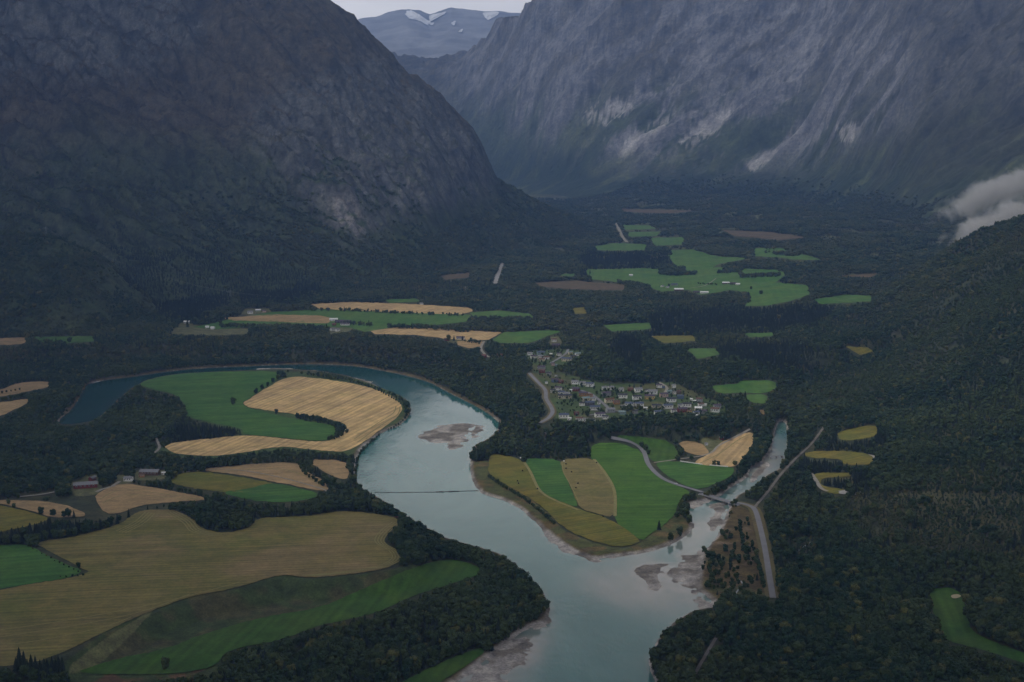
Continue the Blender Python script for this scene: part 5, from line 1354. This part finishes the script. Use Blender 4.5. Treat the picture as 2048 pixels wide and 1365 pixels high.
# ------------------------------------------------------------------ low cloud on the right slope
def cloud(p0, p1, Y0, Y1, thick, depth, dens, label, seed):
    a = Vector(at_y(p0[0], p0[1], Y0)); b_ = Vector(at_y(p1[0], p1[1], Y1)); c = (a + b_) / 2; d_ = b_ - a
    V, Fc = ico(1); V, Fc = ico(2)
    o = mesh('cloud', [tuple(p) for p in V], Fc, None, loc=c); o.scale = (d_.length / 2, depth, thick)
    o.rotation_mode = 'QUATERNION'; o.rotation_quaternion = d_.to_track_quat('X', 'Z')
    m = bpy.data.materials.new('cloud_vapour'); m.use_nodes = True; nt = m.node_tree; nt.nodes.clear()
    out = N(nt, 'ShaderNodeOutputMaterial'); pv = N(nt, 'ShaderNodeVolumePrincipled'); lnk(nt, pv.outputs[0], out.inputs['Volume'])
    pv.inputs['Color'].default_value = (.97, .97, .98, 1); pv.inputs['Anisotropy'].default_value = .2
    tc = N(nt, 'ShaderNodeTexCoord'); ln = N(nt, 'ShaderNodeVectorMath', operation='LENGTH'); lnk(nt, tc.outputs['Object'], ln.inputs[0])
    geo = N(nt, 'ShaderNodeNewGeometry'); n = noise(nt, .012, 9, .68, geo.outputs['Position'], 1.2)
    fall = ramp(nt, ln.outputs['Value'], .1, 1.0, .24, -.50)
    ad = N(nt, 'ShaderNodeMath', operation='ADD'); lnk(nt, n, ad.inputs[0]); lnk(nt, fall, ad.inputs[1])
    dn = ramp(nt, ad.outputs[0], .48, .86, 0, dens); lnk(nt, dn, pv.inputs['Density'])
    o.data.materials.append(m); tag(o, label, 'cloud', kind='stuff')
cloud((1755, 566), (2260, 328), 4200, 3800, 125, 170, .075, 'lower band of white mist drifting along the right slope', 1)
cloud((1740, 490), (2280, 262), 4850, 4500, 120, 190, .055, 'upper thinner band of white mist above the right slope', 2)

# ------------------------------------------------------------------ haze
V = []; Fc = []; addbox(V, Fc, -17500, 17500, -900, 26500, -60, 3300)
hz_o = mesh('haze', V, Fc, None)
m = bpy.data.materials.new('haze_air'); m.use_nodes = True; nt = m.node_tree; nt.nodes.clear()
out = N(nt, 'ShaderNodeOutputMaterial'); pv = N(nt, 'ShaderNodeVolumePrincipled'); lnk(nt, pv.outputs[0], out.inputs['Volume'])
pv.inputs['Color'].default_value = (.24, .43, .92, 1); pv.inputs['Density'].default_value = 3.8e-5; pv.inputs['Anisotropy'].default_value = .0
hz_o.data.materials.append(m); tag(hz_o, 'blue haze filling the valley', 'haze', kind='stuff')

# ------------------------------------------------------------------ light
EL, AZI = math.radians(60), math.radians(-80)    # sun high behind thin cloud, to the left
w = bpy.data.worlds.new('World'); scene.world = w; w.use_nodes = True; nt = w.node_tree
bg = nt.nodes['Background']; sky = N(nt, 'ShaderNodeTexSky'); sky.sky_type = 'NISHITA'; sky.sun_disc = False; sky.sun_elevation = EL; sky.sun_rotation = AZI; sky.dust_density = 3
tc = N(nt, 'ShaderNodeTexCoord')
mp = N(nt, 'ShaderNodeMapping'); mp.inputs['Scale'].default_value = (1, 1, 3.5); lnk(nt, tc.outputs['Generated'], mp.inputs[0])
cl = noise(nt, 2.6, 8, .6, mp.outputs[0], .3)
cloudc = mixcol(nt, ramp(nt, cl, .35, .65), (10.4, 9.8, 8.9), (14.6, 13.7, 12.4))
sx = N(nt, 'ShaderNodeSeparateXYZ'); lnk(nt, tc.outputs['Generated'], sx.inputs[0])
cloudc = mixcol(nt, ramp(nt, sx.outputs[2], .25, .46), cloudc, mixcol(nt, 1.0, cloudc, (.15, .152, .155), 'MULTIPLY'))   # an overcast sky, heavier overhead
lnk(nt, mixcol(nt, .93, sky.outputs[0], cloudc), bg.inputs[0]); bg.inputs[1].default_value = .1
L = bpy.data.lights.new('sun', 'SUN'); L.energy = 1.5; L.angle = math.radians(14); L.color = (1, .96, .87)
lo = link(bpy.data.objects.new('sun', L)); 
sd_ = Vector((math.sin(AZI) * math.cos(EL), math.cos(AZI) * math.cos(EL), math.sin(EL))); lo.rotation_euler = sd_.to_track_quat('Z', 'Y').to_euler(); lo.location = (0, 0, 3000)

# unseen deck added to shade the near end and flanks, open above the middle
def shade_deck():
    xs = np.arange(-14000, 14001, 350.0); ys = np.arange(-9000, 7001, 350.0); DX, DY = np.meshgrid(xs, ys)
    edge = np.minimum(DY - 2250 - 500 * fbm(DX / 2500, DY / 2500, 3, 801), np.minimum(DX + 3150 + 400 * fbm(DY / 2000, DX / 3000, 3, 803), 2900 - DX + 400 * fbm(DY / 2000, DX / 3000, 3, 805)))
    cov = edge < 0
    top = 4300 + 250 * fbm(DX / 1500, DY / 1500, 4, 807); bot = 3750 + 160 * fbm(DX / 900, DY / 900, 4, 809) 
    V = []; Fc = []; idx = {}
    def vid(i, j, t):
        k = (i, j, t)
        if k not in idx:
            idx[k] = len(V); V.append((DX[i, j], DY[i, j], top[i, j] if t else bot[i, j]))
        return idx[k]
    ni, nj = cov.shape
    def on(i, j): return 0 <= i < ni - 1 and 0 <= j < nj - 1 and cov[i, j]
    for i in range(ni - 1):
        for j in range(nj - 1):
            if not on(i, j): continue
            Fc.append((vid(i, j, 1), vid(i, j + 1, 1), vid(i + 1, j + 1, 1), vid(i + 1, j, 1))); Fc.append((vid(i, j, 0), vid(i + 1, j, 0), vid(i + 1, j + 1, 0), vid(i, j + 1, 0)))
            for (a, b_, c, d_, oi, oj) in ((i, j, i, j + 1, i - 1, j), (i, j + 1, i + 1, j + 1, i, j + 1), (i + 1, j + 1, i + 1, j, i + 1, j), (i + 1, j, i, j, i, j - 1)):
                if not on(oi, oj): Fc.append((vid(a, b_, 0), vid(c, d_, 0), vid(c, d_, 1), vid(a, b_, 1)))
    o = mesh('shade_deck', V, Fc, plain('shade_deck_grey', (.55, .56, .6), 1, .2, .001), smooth=True); tag(o, 'grey layer added out of view to shade the near end of the valley', 'cloud', kind='structure')
shade_deck()

cam = bpy.data.cameras.new('camera'); co = link(bpy.data.objects.new('camera', cam)); co.location = (0, 0, CAMH); co.rotation_euler = (math.pi / 2 - PIT, 0, 0)
cam.sensor_width = 36; cam.lens = F * 36 / 2048; cam.clip_start = 5; cam.clip_end = 80000
scene.camera = co
scene.view_settings.view_transform = 'Standard'; scene.view_settings.look = 'None'; scene.view_settings.exposure = .2; scene.view_settings.gamma = 1; scene.view_settings.use_curve_mapping = False
scene.cycles.use_denoising = True; scene.cycles.max_bounces = 5; scene.cycles.diffuse_bounces = 2; scene.cycles.volume_bounces = 1; scene.cycles.transparent_max_bounces = 12
